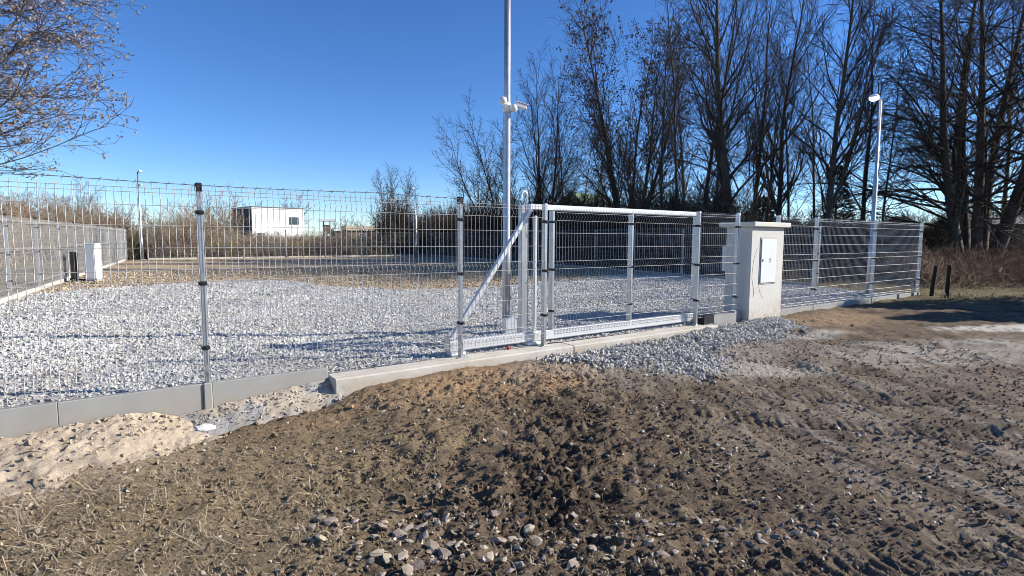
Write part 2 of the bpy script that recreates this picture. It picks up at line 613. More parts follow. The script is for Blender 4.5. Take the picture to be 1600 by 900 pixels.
def g_color(x, y):
    x = np.asarray(x, float)
    y = np.asarray(y, float)
    t, n = tn_of(x, y)
    f1 = fbm(x * 1.3, y * 1.3, 4, 61)
    f2 = fbm(x * 7, y * 7, 4, 66)
    f3 = fbm(x * 28, y * 28, 3, 69)
    sa, sc = x * .22 - y * .97, x * .97 + y * .22
    fs = fbm(sc * 5, sa * .9, 4, 64)
    def mixc(c, d, k):
        k = np.clip(k, 0, 1)[..., None]
        return c * (1 - k) + np.array(d) * k
    c = np.ones(x.shape + (3,)) * np.array((.145, .110, .080))
    c = mixc(c, (.078, .057, .042), .75 * sstep(.0, .5, f1) )
    c = mixc(c, (.225, .172, .120), sstep(.15, .6, f2) * .7)
    # drier, greyer compacted ground towards the right
    k = sstep(.8, 3.2, x) * sstep(9.5, 4, y)
    c = mixc(c, (.205, .165, .130), .8 * k)
    c = mixc(c, (.28, .24, .20), k * sstep(.0, .5, fs + .3 * f2) * .85)
    c = mixc(c, (.085, .068, .055), k * sstep(.05, .6, -fs + .3 * f2) * .7)
    # dry turf on the left
    k = sstep(-.2, -1.4, x) * sstep(5, 3.5, y)
    c = mixc(c, (.25, .20, .13), .75 * k)
    k = blob(t, n, .9, -1.15, 1.9, .75, .1, .4, 71)
    c = mixc(c, (.25, .19, .12), .6 * k)
    # ochre subsoil by the gate
    k = blob(t, n, 2.7, -.75, 1.1, .45, -.2, .35, 73)
    c = mixc(c, (.33, .22, .13), .8 * k)
    k = blob(t, n, 1.9, -.6, 1.3, .3, 0, .5, 74)
    c = mixc(c, (.34, .24, .15), .6 * k)
    k = blob(t, n, 9.6, -.75, 1.4, .5, -.2, .5, 75)
    c = mixc(c, (.30, .215, .14), .7 * k)
    k = sstep(-1.25, -.75, n + .45 * f1 + .2 * f2) * sstep(.25, -.35, t + .25 * f1)
    c = mixc(c, (.36, .29, .21), .75 * k)
    # grey stone dust round the gravel and on the track
    k = blob(t, n, 5.3, -1.75, .95, .28, -.45, .45, 77)
    c = mixc(c, (.40, .37, .33), .85 * k)
    k = blob(t, n, 7.8, -1.25, .7, .18, -.2, .45, 78)
    c = mixc(c, (.40, .385, .36), .8 * k)
    k = blob(t, n, 8.6, -2.9, 2.1, .62, -.42, .3, 79) * sstep(-.9, .1, f2 + .5 * f1)
    c = mixc(c, (.37, .345, .31), .85 * k)
    k = blob(t, n, 11.0, -2.75, 1.25, .33, -.5, .35, 80) * sstep(-.45, .15, f2 + .5 * f1)
    c = mixc(c, (.55, .53, .49), .9 * k)
    k = blob(t, n, 5.2, -.95, 2.2, .75, -.1, .5, 82)
    c = mixc(c, (.33, .30, .265), .65 * k)
    # meadow beyond
    d = np.hypot(x, y)
    k = sstep(10, 13, y) * sstep(-1, 1.0, np.where(n < 0, 1.0, -1.0) + np.where(t > T_RIGHT, 2.0, 0)) 
    mead = np.ones(x.shape + (3,)) * np.array((.135, .115, .058))
    mead = mixc(mead, (.10, .075, .05), sstep(-.1, .4, f1))
    mead = mixc(mead, (.19, .15, .09), sstep(.1, .5, f2) * .6)
    km = np.clip(np.maximum(sstep(11.0, 13.0, y + .35 * f1), sstep(20, 30, d)), 0, 1)[..., None]
    c = c * (1 - km) + mead * km
    c = c * (1 + .30 * f3[..., None])
    return np.clip(c * np.array((1.03, 1.0, .93)), .012, .8)


def axis(segs):
    out = [segs[0][0]]
    for a, b, s0, s1 in segs:
        v, s = a, s0
        while v < b:
            s = s0 + (s1 - s0) * (v - a) / (b - a)
            v += s
            out.append(min(v, b))
    return np.array(sorted(set(np.round(out, 5))))


gx = axis([(-2500, -300, 500, 200), (-300, -40, 60, 15), (-40, -8, 5, .8), (-8, -3.0, .4, .03), (-3.0, 3.4, .0165, .0165), (3.4, 9, .02, .08), (9, 15, .1, .5), (15, 60, .6, 6), (60, 300, 15, 60), (300, 2500, 200, 500)])
gy = axis([(-40, -4, 8, 2), (-4, 1.9, 1.0, .1), (1.9, 4.4, .0135, .017), (4.4, 13, .02, .10), (13, 40, .15, 2), (40, 300, 3, 40), (300, 2500, 150, 500)])
X, Y = np.meshgrid(gx, gy)
Zg = g_height(X, Y)
nx, ny = len(gx), len(gy)
i, j = np.meshgrid(np.arange(nx - 1), np.arange(ny - 1))
a = (j * nx + i).ravel()
quads = np.stack([a, a + 1, a + 1 + nx, a + nx], 1)
me = new_mesh('ground', np.stack([X.ravel(), Y.ravel(), Zg.ravel()], 1), quads, True, g_color(X, Y).reshape(-1, 3))
tag(link('ground', me, M['soil']), 'churned brown soil with dusty grey patches in front of the fence', kind='structure')


def ground_z(x, y):
    return g_height(np.asarray(x, float), np.asarray(y, float))


# yard surface: grey crushed stone near, tan chippings beyond
def yard_edge(t):
    return np.interp(t, [-4.5, -2.3, -1.0, 1.0, 2.2, 3.0, 3.6, 4.3, 5.5, 6.6, 8.5, 10.5, 13, 16], [11.4, 11.7, 12.2, 13.1, 13.4, 13.0, 11.5, 8.85, 7.6, 7.2, 7.6, 8.2, 8.6, 9])


def yard_h(x, y):
    return -.075 + .018 * fbm(x * .9, y * .9, 3, 90) + .008 * fbm(x * 5, y * 5, 2, 93)


yt = np.linspace(0, 1, 260)
yn = np.concatenate([np.linspace(.04, 6, 90), np.linspace(6, 14, 90)[1:], np.linspace(14, SIDE - .05, 80)[1:]])
YT, YN = np.meshgrid(yt, yn)
tt = T_LEFT + .04 + (T_RIGHT - T_LEFT - .08) * YT + YN * float(LD @ U) / float(LD @ NN)
YX = P0[0] + U[0] * tt + NN[0] * YN
YY = P0[1] + U[1] * tt + NN[1] * YN
YZ = yard_h(YX, YY)
TRACK = lambda t, n: blob(t, n, 5.5, 22.5, 5.5, .5, .06, .4, 97)


def yard_col(x, y):
    t, n = tn_of(x, y)
    k = sstep(-.5, .5, n - yard_edge(t) + .5 * fbm(x * .9, y * .9, 4, 95))[..., None]
    f = fbm(x * 6, y * 6, 4, 98)[..., None]
    f2 = fbm(x * .5, y * .5, 3, 99)[..., None]
    g = np.array((.41, .40, .38)) * (1 + .2 * f + .08 * f2)
    tan = np.array((.42, .325, .215)) * (1 + .22 * f + .18 * f2)
    return np.clip(g * (1 - k) + tan * k, .02, .8)


nx, ny = len(yt), len(yn)
i, j = np.meshgrid(np.arange(nx - 1), np.arange(ny - 1))
a = (j * nx + i).ravel()
me = new_mesh('yard_surface', np.stack([YX.ravel(), YY.ravel(), YZ.ravel()], 1), np.stack([a, a + 1, a + 1 + nx, a + nx], 1), True, yard_col(YX, YY).reshape(-1, 3))
tag(link('yard_surface', me, M['yard']), 'gravelled yard inside the wire fence', kind='structure')


# --- crushed stone as real pieces
def ico():
    p = (1 + 5 ** .5) / 2
    v = np.array([[-1, p, 0], [1, p, 0], [-1, -p, 0], [1, -p, 0], [0, -1, p], [0, 1, p], [0, -1, -p], [0, 1, -p], [p, 0, -1], [p, 0, 1], [-p, 0, -1], [-p, 0, 1]], float)
    f = np.array([[0, 11, 5], [0, 5, 1], [0, 1, 7], [0, 7, 10], [0, 10, 11], [1, 5, 9], [5, 11, 4], [11, 10, 2], [10, 7, 6], [7, 1, 8], [3, 9, 4], [3, 4, 2], [3, 2, 6], [3, 6, 8], [3, 8, 9], [4, 9, 5], [2, 4, 11], [6, 2, 10], [8, 6, 7], [9, 8, 1]])
    return v / np.linalg.norm(v[0]), f


OCT = (np.array([[1, 0, 0], [-1, 0, 0], [0, 1, 0], [0, -1, 0], [0, 0, 1], [0, 0, -1]], float),
       np.array([[0, 2, 4], [2, 1, 4], [1, 3, 4], [3, 0, 4], [2, 0, 5], [1, 2, 5], [3, 1, 5], [0, 3, 5]]))
CUBE = (np.array([[x, y, z] for x in (-1, 1) for y in (-1, 1) for z in (-1, 1)], float) * .62,
        np.array([[0, 1, 3], [0, 3, 2], [4, 6, 7], [4, 7, 5], [0, 4, 5], [0, 5, 1], [2, 3, 7], [2, 7, 6], [0, 2, 6], [0, 6, 4], [1, 5, 7], [1, 7, 3]]))


def rand_rot(rng, N):
    q = rng.normal(size=(N, 4))
    q /= np.linalg.norm(q, axis=1, keepdims=True)
    w, x, y, z = q.T
    return np.stack([np.stack([1 - 2 * (y * y + z * z), 2 * (x * y - z * w), 2 * (x * z + y * w)], -1),
                     np.stack([2 * (x * y + z * w), 1 - 2 * (x * x + z * z), 2 * (y * z - x * w)], -1),
                     np.stack([2 * (x * z - y * w), 2 * (y * z + x * w), 1 - 2 * (x * x + y * y)], -1)], 1)


def stones_mesh(name, rng, P, size, base, cols, jit=.28, flat=.6):
    """one mesh of many angular stones: P (N,3), size (N,), cols (N,3)"""
    bv, bf = base
    N, m = len(P), len(bv)
    V = bv[None] * (1 + jit * rng.normal(size=(N, m, 1)).clip(-2, 2) * .8)
    V = V + jit * .25 * rng.normal(size=(N, m, 3))
    sc = np.stack([rng.uniform(.8, 1.3, N), rng.uniform(.6, 1.0, N), rng.uniform(flat * .8, flat * 1.2, N)], 1)
    V = V * sc[:, None, :]
    R = rand_rot(rng, N)
    V = np.einsum('nij,nmj->nmi', R, V) * size[:, None, None] + P[:, None, :]
    Fc = (bf[None] + (np.arange(N) * m)[:, None, None]).reshape(-1, 3)
    C = np.repeat(cols, m, 0)
    return new_mesh(name, V.reshape(-1, 3), Fc, False, C)


def in_view(x, y, mg=1.0):
    return (np.abs(x) < y * .955 + mg) & (y > 2.1)


rng = np.random.RandomState(3)


def grey_cols(rng, N, lo=.13, hi=.46, tint=(1.05, 1.0, .94)):
    g = lo + (hi - lo) * rng.beta(2.2, 2.0, N)
    c = g[:, None] * np.array(tint)[None] * (1 + .03 * rng.normal(size=(N, 3)))
    return np.clip(c, .02, .8)


def scatter_yard(n0, n1, dens):
    A = (T_RIGHT - T_LEFT) * (n1 - n0)
    N = int(A * dens)
    t = rng.uniform(T_LEFT + .12, T_RIGHT - .12, N)
    n = rng.uniform(n0, n1, N)
    t2 = t + n * float(LD @ U) / float(LD @ NN)
    x = P0[0] + U[0] * t2 + NN[0] * n
    y = P0[1] + U[1] * t2 + NN[1] * n
    k = in_view(x, y)
    return x[k], y[k], t2[k], n[k]


PV, GC = [], []
for (n0, n1, dens, base, s0, s1, nm) in ((.07, 2.6, 1350, OCT, .015, .028, 'gravel'), (2.6, 6.0, 720, OCT, .017, .033, 'gravel'), (6.0, 12.5, 170, OCT, .024, .042, 'gravel')):
    x, y, t, n = scatter_yard(n0, n1, dens)
    e = n - yard_edge(t) + .5 * fbm(x * .9, y * .9, 4, 95)
    k = rng.rand(len(x)) > sstep(-.5, .5, e)
    x, y = x[k], y[k]
    sz = rng.uniform(s0, s1, len(x))
    P = np.stack([x, y, yard_h(x, y) + sz * rng.uniform(-.45, .35, len(x))], 1)
    cl = grey_cols(rng, len(x), .27, .60, (1.03, 1.01, .95))
    lo = fbm(x * .55, y * .55, 4, 171)
    cl = cl * (1 + .14 * lo[:, None])
    dk = (.55 * sstep(.15, .65, fbm(x * .8, y * .8, 4, 175)) * rng.rand(len(x)))[:, None]
    cl = np.clip(cl * (1 - dk) + np.array((.34, .29, .22)) * dk, .02, .8)
    me = stones_mesh(nm, rng, P, sz, base, cl)
    tag(link('gravel', me, M['stone']), None, kind='stuff')
x, y, t, n = scatter_yard(7, 20, 70)
e = n - yard_edge(t) + .5 * fbm(x * .9, y * .9, 4, 95)
k = rng.rand(len(x)) < sstep(-.5, .5, e)
x, y = x[k], y[k]
sz = rng.uniform(.022, .045, len(x))
me = stones_mesh('tan_chippings', rng, np.stack([x, y, yard_h(x, y) + sz * .3], 1), sz, OCT, np.clip(grey_cols(rng, len(x), .10, .52, (1.12, .92, .64)), .02, .8))
tag(link('tan_gravel', me, M['stone']), None, kind='stuff')

# spilled gravel outside, in front of the threshold
N = 15000
t = rng.uniform(3.2, 8.6, N)
n = rng.uniform(-2.0, -.12, N)
lo = np.interp(t, [3.3, 3.6, 4.1, 4.6, 5.0, 5.5, 6.5, 7.6, 8.2, 8.6], [-.30, -.55, -1.15, -1.6, -1.65, -1.15, -1.0, -1.0, -.85, -.3]) + .22 * fbm(t * 2, n * 2, 3, 101)
hi = np.where(t < 6.95, -.27, np.where(t < 7.8, -.04, -.17))
d = n - lo
k = (d > -.45 * rng.rand(N) ** 4) & (n < hi) & (rng.rand(N) < .35 + sstep(-.1, .35, d))
t, n = t[k], n[k]
x = P0[0] + U[0] * t + NN[0] * n
y = P0[1] + U[1] * t + NN[1] * n
sz = rng.uniform(.014, .027, len(x))
lift = .035 * sstep(0, .4, n - np.interp(t, [3.3, 5, 8.6], [-.7, -1.6, -.7]))
me = stones_mesh('gravel', rng, np.stack([x, y, ground_z(x, y) + lift * rng.rand(len(x)) + sz * .2], 1), sz, OCT, grey_cols(rng, len(x), .24, .58, (1.05, 1.01, .93)))
tag(link('spilled_gravel', me, M['stone']), 'grey crushed stone spilled on the soil in front of the gate', kind='stuff')

# clods and crumbs of soil, pebbles
N = 20000
x = rng.uniform(-4, 7, N)
y = 2.2 + 7 * rng.rand(N) ** 1.5
t, n = tn_of(x, y)
k = in_view(x, y, .4) & (n < -.3) & (rng.rand(N) < (.2 + .8 * np.clip(g_rough(x, y), 0, 1)) * (1 - .8 * sstep(4.5, 6.5, y)) * sstep(-.3, .5, fbm(x * 1.6, y * 1.6, 3, 36)))
x, y = x[k], y[k]
sz = .006 + .022 * rng.rand(len(x)) ** 3 * (1 + .5 * np.clip(g_rough(x, y), 0, 1))
me = stones_mesh('soil_clods', rng, np.stack([x, y, ground_z(x, y) + sz * .3], 1), sz, CUBE, g_color(x, y) * rng.uniform(.8, 1.35, (len(x), 1)), flat=.5)
tag(link('soil_clods', me, M['soil']), 'crumbs and clods of dug up soil', kind='stuff')
N = 70000
x = rng.uniform(-4, 6, N)
y = 2.2 + 5.5 * rng.rand(N) ** 1.5
t, n = tn_of(x, y)
k = in_view(x, y, .3) & (n < -.35) & (rng.rand(N) < .35 + .65 * np.clip(g_rough(x, y), 0, 1))
x, y = x[k], y[k]
sz = .004 + .015 * rng.rand(len(x)) ** 3
me = stones_mesh('soil_crumbs', rng, np.stack([x, y, ground_z(x, y) + sz * .4], 1), sz, OCT, g_color(x, y) * rng.uniform(.7, 1.6, (len(x), 1)), flat=.7)
tag(link('soil_crumbs', me, M['soil']), 'fine crumbs of dry soil', kind='stuff')
N = 9000
x = rng.uniform(-3.5, 7, N)
y = 2.2 + 7 * rng.rand(N) ** 1.6
t, n = tn_of(x, y)
dens = .2 + .9 * np.exp(-((x + .05) / .75) ** 2 - ((y - 2.95) / .45) ** 2) + .7 * np.exp(-((y - 2.95 - .16 * (x - 1.0)) / .22) ** 2) * sstep(.2, .9, x) + .35 * np.exp(-((x - 1.6) / 1.2) ** 2 - ((y - 4.3) / 1.0) ** 2)
k = in_view(x, y, .3) & (n < -.5) & (rng.rand(N) < dens)
x, y = x[k], y[k]
sz = .006 + .016 * rng.rand(len(x)) ** 2
cl = grey_cols(rng, len(x), .20, .46, (1.14, 1.0, .80))
me = stones_mesh('pebbles', rng, np.stack([x, y, ground_z(x, y) + sz * .25], 1), sz, CUBE, cl)
tag(link('pebbles', me, M['stone']), 'small pale pebbles strewn over the soil', kind='stuff')

# loose stones big enough to pick apart
protos = []
iv, ifc = ico()
for k in range(14):
    c = grey_cols(rng, 1,   .19, .32, (1.2, 1.0, .76))
    V = iv * (1 + .22 * rng.normal(size=(12, 1)).clip(-1.6, 1.6)) * np.array([rng.uniform(.9, 1.35), rng.uniform(.7, 1.0), rng.uniform(.32, .5)])
    me = new_mesh('stone', V, ifc, False, np.repeat(c, 12, 0))
    me.materials.append(M['stone'])
    protos.append(me)
spots = []
for k in range(150):
    spots.append((rng.normal(-.42, .36), rng.normal(2.85, .20), .016 + .034 * rng.rand() ** 1.5))
for k in range(60):
    xx = rng.uniform(.3, 1.9)
    spots.append((xx, 2.86 + .2 * (xx - .8) + rng.normal(0, .1), .015 + .018 * rng.rand()))
for k in range(16):
    spots.append((rng.uniform(-1.2, 1.8), rng.uniform(3.2, 4.6), .014 + .016 * rng.rand()))
kept = []
for (sx, sy, sr) in spots:
    if abs(sx) > sy * .93 or sy < 2.5 or any(math.hypot(sx - a_[0], sy - a_[1]) < .8 * (sr + a_[2]) for a_ in kept):
        continue
    kept.append((sx, sy, sr))
    o = link('stone', protos[rng.randint(len(protos))], loc=(sx, sy, float(ground_z(sx, sy)) + sr * .10))
    o.rotation_euler = (rng.normal(0, .3), rng.normal(0, .3), rng.uniform(0, 6.3))
    o.scale = (sr,) * 3
    tag(o, 'pale angular stone lying loose in the dark churned soil', 'stone', 'pale stones loose in the churned soil')


# --- grass blades
def blades(name, rng, P, L, W, lean, mat_, zmin=.0):
    """P (N,3), L length, W width, lean 0..1 -> one mesh of bent tapering blades"""
    N = len(P)
    az = rng.uniform(0, 2 * math.pi, N)
    d = np.stack([np.cos(az), np.sin(az), np.zeros(N)], 1)
    side = np.stack([-np.sin(az), np.cos(az), np.zeros(N)], 1)
    tw = rng.uniform(-.6, .6, N)[:, None]
    side = side * np.cos(tw) + np.array([0, 0, 1.0]) * np.sin(tw)
    up = np.array([0, 0, 1.0])
    V = []
    for s, w in ((0, 1.0), (.45, .85), (.8, .5), (1.0, .05)):
        a_ = lean * (0.35 + .9 * s)
        p = P + L[:, None] * s * (d * np.sin(a_)[:, None] + up * np.cos(a_)[:, None])
        V += [p - side * (W * w / 2)[:, None], p + side * (W * w / 2)[:, None]]
    V = np.stack(V, 1)
    q = np.array([[0, 1, 3, 2], [2, 3, 5, 4], [4, 5, 7, 6]])
    Q = (q[None] + (np.arange(N) * 8)[:, None, None]).reshape(-1, 4)
    return new_mesh(name, V.reshape(-1, 3), Q, False)


def scatter_blades(name, N, fx, dens, L, W, lean, m, label, zoff=0.0):
    x, y = fx(N)
    k = rng.rand(N) < dens(x, y)
    x, y = x[k], y[k]
    M_ = len(x)
    P = np.stack([x, y, ground_z(x, y) + zoff], 1)
    me = blades(name, rng, P, rng.uniform(*L, M_), rng.uniform(*W, M_), rng.uniform(*lean, M_), m)
    return tag(link(name, me, m), label, kind='stuff')


near = lambda N: (rng.uniform(-4.2, 4, N), 2.3 + 4.2 * rng.rand(N) ** 1.3)
clump = lambda x, y, s, f: sstep(.0, .5, fbm(x * f, y * f, 3, s))


def d_straw(x, y):
    t, n = tn_of(x, y)
    left = sstep(-.4, -1.7, x) * sstep(4.3, 3.4, y)
    mid = .35 * blob(t, n, .9, -1.2, 2.0, .8, .1, .4, 71)
    b = .7 * np.exp(-((x - .12) / .16) ** 2 - ((y - 2.78) / .13) ** 2) + .35 * np.exp(-((x - .45) / .3) ** 2 - ((y - 2.55) / .12) ** 2)
    return (n < -.45) * ((left * (.25 + .75 * clump(x, y, 111, 3.2)) + mid * clump(x, y, 113, 3)) + .05 + b)


scatter_blades('dry_grass', 80000, near, d_straw, (.03, .11), (.0018, .0042), (1.05, 1.58), M['straw'], 'bleached dry grass matted on the soil')
stalk = lambda N: (rng.uniform(-3.2, -.6, N), rng.uniform(2.5, 3.6, N))
scatter_blades('straw_stalks', 230, stalk, lambda x, y: .08 + .6 * sstep(-.9, -2, x), (.12, .34), (.003, .006), (1.3, 1.55), M['straw'], 'long bleached straw stalks lying on the turf', .02)


def d_green(x, y):
    t, n = tn_of(x, y)
    k = blob(t, n, .75, -.85, 1.0, .4, .1, .5, 115) + .7 * blob(t, n, 2.2, -1.25, .9, .35, 0, .5, 116) + .1
    return (n < -.35) * k * clump(x, y, 117, 4) * .8


scatter_blades('green_grass', 20000, near, d_green, (.02, .06), (.002, .004), (.3, 1.2), M['green'], 'sparse green blades sprouting in the soil')
mead = lambda N: (rng.uniform(7.5, 26, N), rng.uniform(11, 27, N))


def d_mead(x, y):
    tc, nc = yard_coords(x, y)
    return ((tc > T_RIGHT + .25) | (nc < -.35)) * (y > 11.6 + .4 * np.sin(x * 2)) * (x < y + 3) * clump(x, y, 119, .9)


scatter_blades('meadow_grass', 34000, mead, d_mead, (.06, .2), (.006, .014), (.4, 1.3), M['olive'], 'olive tufts of rough grass beyond the fence corner')
scatter_blades('meadow_straw', 16000, mead, d_mead, (.08, .3), (.005, .012), (.6, 1.4), M['straw'], 'pale dead grass among the meadow tufts')


# sand heap against the plinth and mortar splashed along it
def heap(name, f, t0, t1, n0, n1, m, colf, st=.015):
    T, N_ = np.meshgrid(np.arange(t0, t1, st), np.arange(n0, n1, st))
    x = P0[0] + U[0] * T + NN[0] * N_
    y = P0[1] + U[1] * T + NN[1] * N_
    z = g_base(x, y) + f(T, N_, x, y)
    nx, ny = T.shape[1], T.shape[0]
    i, j = np.meshgrid(np.arange(nx - 1), np.arange(ny - 1))
    a_ = (j * nx + i).ravel()
    q = np.stack([a_, a_ + 1, a_ + 1 + nx, a_ + nx], 1)
    zz = z.ravel()
    gz = ground_z(x, y).ravel()
    keep = (zz[q] > gz[q] - .05).any(1)
    return link(name, new_mesh(name, np.stack([x.ravel(), y.ravel(), zz], 1), q[keep], True, colf(x, y).reshape(-1, 3)), m)


def sand_f(T, N_, x, y):
    along = np.interp(T, [-4.5, -2.2, -1.4, -.9, -.55, -.3, -.1, .08], [.13, .12, .125, .16, .185, .13, .03, -.12])
    across = sstep(-1.3, -.08, N_) ** .8
    edge = np.interp(T, [-4.5, -2, -1, -.1], [-.9, -.82, -.72, -.28])
    h = along * np.clip((N_ - edge) / (-edge), 0, 1) ** .7 + .02
    h = np.where(N_ < edge, .02 - .25 * (edge - N_), h)
    r = .018 * fbm(x * 6, y * 6, 4, 131) + .007 * (2 * np.abs(pnoise(x * 11, y * 11, 135)) - .5) + .008 * pnoise(x * 30, y * 30, 136)
    return h + r


def sand_c(x, y):
    f = fbm(x * 5, y * 5, 4, 137)[..., None]
    t, n = tn_of(x, y)
    k = sstep(-.5, -.95, n + .25 * f[..., 0])[..., None]
    c = np.array((.43, .35, .26)) * (1 + .18 * f)
    e = sstep(-.75, -1.15, n + .3 * f[..., 0])[..., None]
    c = c * (1 - .28 * k)
    return np.clip(c * (1 - .6 * e) + np.array((.26, .21, .155)) * .6 * e, .02, .8)


o = heap('sand_heap', sand_f, -4.2, .1, -1.5, -.035, M['sand'], sand_c)
tag(o, 'low heap of ochre sand banked against the grey plinth', 'sand heap')
N = 2600
t = rng.uniform(-2.6, -.05, N)
n = -.06 - .9 * rng.rand(N) ** 1.3
x = P0[0] + U[0] * t + NN[0] * n
y = P0[1] + U[1] * t + NN[1] * n
z = g_base(x, y) + sand_f(t, n, x, y)
sz = .003 + .022 * rng.rand(N) ** 9
me = stones_mesh('sand_lumps', rng, np.stack([x, y, z + sz * .3], 1), sz, CUBE, sand_c(x, y) * rng.uniform(.8, 1.15, (N, 1)))
tag(link('sand_lumps', me, M['sand']), 'lumps and crumbs on the sand heap', kind='stuff')


def mortar_f(T, N_, x, y):
    base = g_base(x, y)
    top = np.interp(T, [-.4, -.12, 0, .25, .5, .75, 1.0, 1.1], [-.30, -.235, -.215, -.19, -.155, -.12, -.105, -.14])
    wid = np.interp(T, [-.3, -.1, .3, .7, 1.1], [-.12, -.30, -.30, -.26, -.2])
    s_ = np.clip((N_ + .03) / wid, 0, 1.6)
    h = (top - base) * (1 - s_ ** .8) + .012 - .12 * np.clip(s_ - 1, 0, 1) - .3 * sstep(1.08, 1.13, T)
    return h + .016 * fbm(x * 7, y * 7, 4, 141) + .008 * (1 - 2 * np.abs(pnoise(x * 20, y * 20, 143)))


def mortar_c(x, y):
    f = fbm(x * 6, y * 6, 4, 147)[..., None]
    f2 = fbm(x * 3, y * 3, 3, 149)[..., None]
    k = sstep(-.2, .3, f2)
    return np.clip((np.array((.40, .34, .27)) * (1 - k) + np.array((.31, .295, .27)) * k) * (1 + .25 * f), .02, .8)


o = heap('mortar_splash', mortar_f, -.3, 1.14, -.42, -.030, M['sand'], mortar_c, .02)
tag(o, 'pale mortar splashed along the foot of the plinth', 'mortar')
N = 1100
t = rng.uniform(-.3, 1.1, N)
n = -.04 - .28 * rng.rand(N)
x = P0[0] + U[0] * t + NN[0] * n
y = P0[1] + U[1] * t + NN[1] * n
z = np.maximum(g_base(x, y) + mortar_f(t, n, x, y), ground_z(x, y))
sz = .003 + .014 * rng.rand(N) ** 3
me = stones_mesh('mortar_crumbs', rng, np.stack([x, y, z + sz * .2], 1), sz, CUBE, mortar_c(x, y) * rng.uniform(.6, 1.4, (N, 1)))
tag(link('mortar_crumbs', me, M['sand']), 'crumbs of mortar along the plinth foot', kind='stuff')
import bmesh
bm_ = bmesh.new()
bmesh.ops.create_icosphere(bm_, subdivisions=3, radius=1)
me = bpy.data.meshes.new('plaster_lump')
bm_.to_mesh(me)
bm_.free()
vv = np.array([v.co[:] for v in me.vertices])
vv = vv * (1 + .28 * pnoise(vv[:, 0] * 1.6 + vv[:, 2], vv[:, 1] * 1.6 - vv[:, 2], 160) + .10 * pnoise(vv[:, 0] * 5, vv[:, 1] * 5 + vv[:, 2] * 4, 161))[:, None]
me.vertices.foreach_set('co', (vv * np.array([.085, .05, .035])).astype(np.float32).ravel())
o = link('plaster_lump', me, M['plaster'], loc=FP(-.06, -.26, -.32), rz=RZF - .1)
tag(o, 'white lump of plaster at the end of the sand heap', 'plaster lump')


# ------------------------------------------------------------------ wire fences
def wire_panel(width, z0=0.0, top=1.635, thin=1.0):
    """welded mesh panel with three V folds, local x along, y outwards(-)"""
    step = .05
    k = max(2, int(round(width / step)))
    xs = (np.arange(k + 1) - k / 2) * (width / k)
    folds = [(1.50, 1.60), (.88, .98), (.09, .19)]
    pr = [(.03, 0)]
    for lo, hi in reversed(folds):
        pr += [(lo, 0), ((lo + hi) / 2, -.035), (hi, 0)]
    pr += [(top + .03, 0)]
    pr = np.array(pr)
    P = np.zeros((len(xs), len(pr), 3))
    P[:, :, 0] = xs[:, None]
    P[:, :, 1] = pr[:, 1]
    P[:, :, 2] = pr[:, 0] + z0
    mb = MB()
    v, q = tubes(P, np.full(P.shape[:2], .0026 * thin), 4)
    mb.add(v, q)
    hz = [(.045, 0), (.09, 0), (.14, -.038), (.19, 0), (.35, 0), (.53, 0), (.70, 0), (.88, 0), (.93, -.038), (.98, 0), (1.16, 0), (1.34, 0), (1.50, 0), (1.55, -.038), (1.60, 0), (top, 0)]
    hz = [h for h in hz if h[0] not in (.14, .93, 1.55)] + [(.14, -.038)] * 0
    H = np.zeros((len(hz), 2, 3))
    for i_, (z, yy) in enumerate(hz):
        H[i_, 0] = (xs[0], yy - .006, z + z0)
        H[i_, 1] = (xs[-1], yy - .006, z + z0)
    v, q = tubes(H, np.full(H.shape[:2], .0023 * max(thin, .8)), 4)
    mb.add(v, q)
    return mb.mesh('mesh_panel')


PANELS = {}


def panel_mesh(w, m='wire'):
    key = (round(w, 3), m)
    if key not in PANELS:
        PANELS[key] = wire_panel(key[0], thin=.6 if m == 'wire_dull' else 1.0)
        PANELS[key].materials.append(M[m])
    return PANELS[key]


def post_meshes():
    d = {}
    mb = MB().box((-.021, -.029, 0), (.021, .029, 1.66), .009)
    d['round'] = mb.mesh('post')
    mb = MB().box((-.022, -.032, 0), (.022, .032, 1.66), .005)
    d['square'] = mb.mesh('post')
    d['dull'] = mb.mesh('post')
    mb = MB().box((-.026, -.035, 1.625), (.026, .035, 1.70), .008)
    d['cap'] = mb.mesh('cap')
    mb = MB().box((-.025, -.035, 1.645), (.025, .035, 1.672), .006)
    d['flatcap'] = mb.mesh('cap')
    mb = MB().box((-.031, -.047, -.017), (.031, .036, .017), .006).box((-.010, -.054, -.010), (.010, -.047, .010), .003)
    d['clamp'] = mb.mesh('clamp')
    mb = MB().box((-.07, -.06, 0), (.07, .06, .008), .002).lathe([(.012, .008), (.012, .022)], 6, (.05, 0, 0)).lathe([(.012, .008), (.012, .022)], 6, (-.05, 0, 0))
    d['foot'] = mb.mesh('base_plate')
    for k_, m_ in (('round', 'galv'), ('square', 'galv'), ('dull', 'galv_dull'), ('cap', 'black'), ('flatcap', 'galv_white'), ('clamp', 'black'), ('foot', 'galv')):
        d[k_].materials.append(M[m_])
    return d


PM = post_meshes()


def add_post(parent, x, kind='square', z=0.0, cap='cap', clamps=(1.455, .86, .31), foot=False, y=0.0, hgt=1.0):
    p = link('post', PM[kind], parent=parent, loc=(x, y, z))
    p.scale = (1, 1, (1.66 - z) / 1.66)
    isc = 1.66 / (1.66 - z)
    if cap:
        c = link('cap', PM[cap], parent=p, loc=(0, 0, 0))
    for h in clamps:
        c = link('clamp', PM['clamp'], parent=p, loc=(0, 0, (h - z) * isc))
        c.scale = (1, 1, isc)
    if foot:
        c = link('base_plate', PM['foot'], parent=p, loc=(0, 0, 0))
    return p


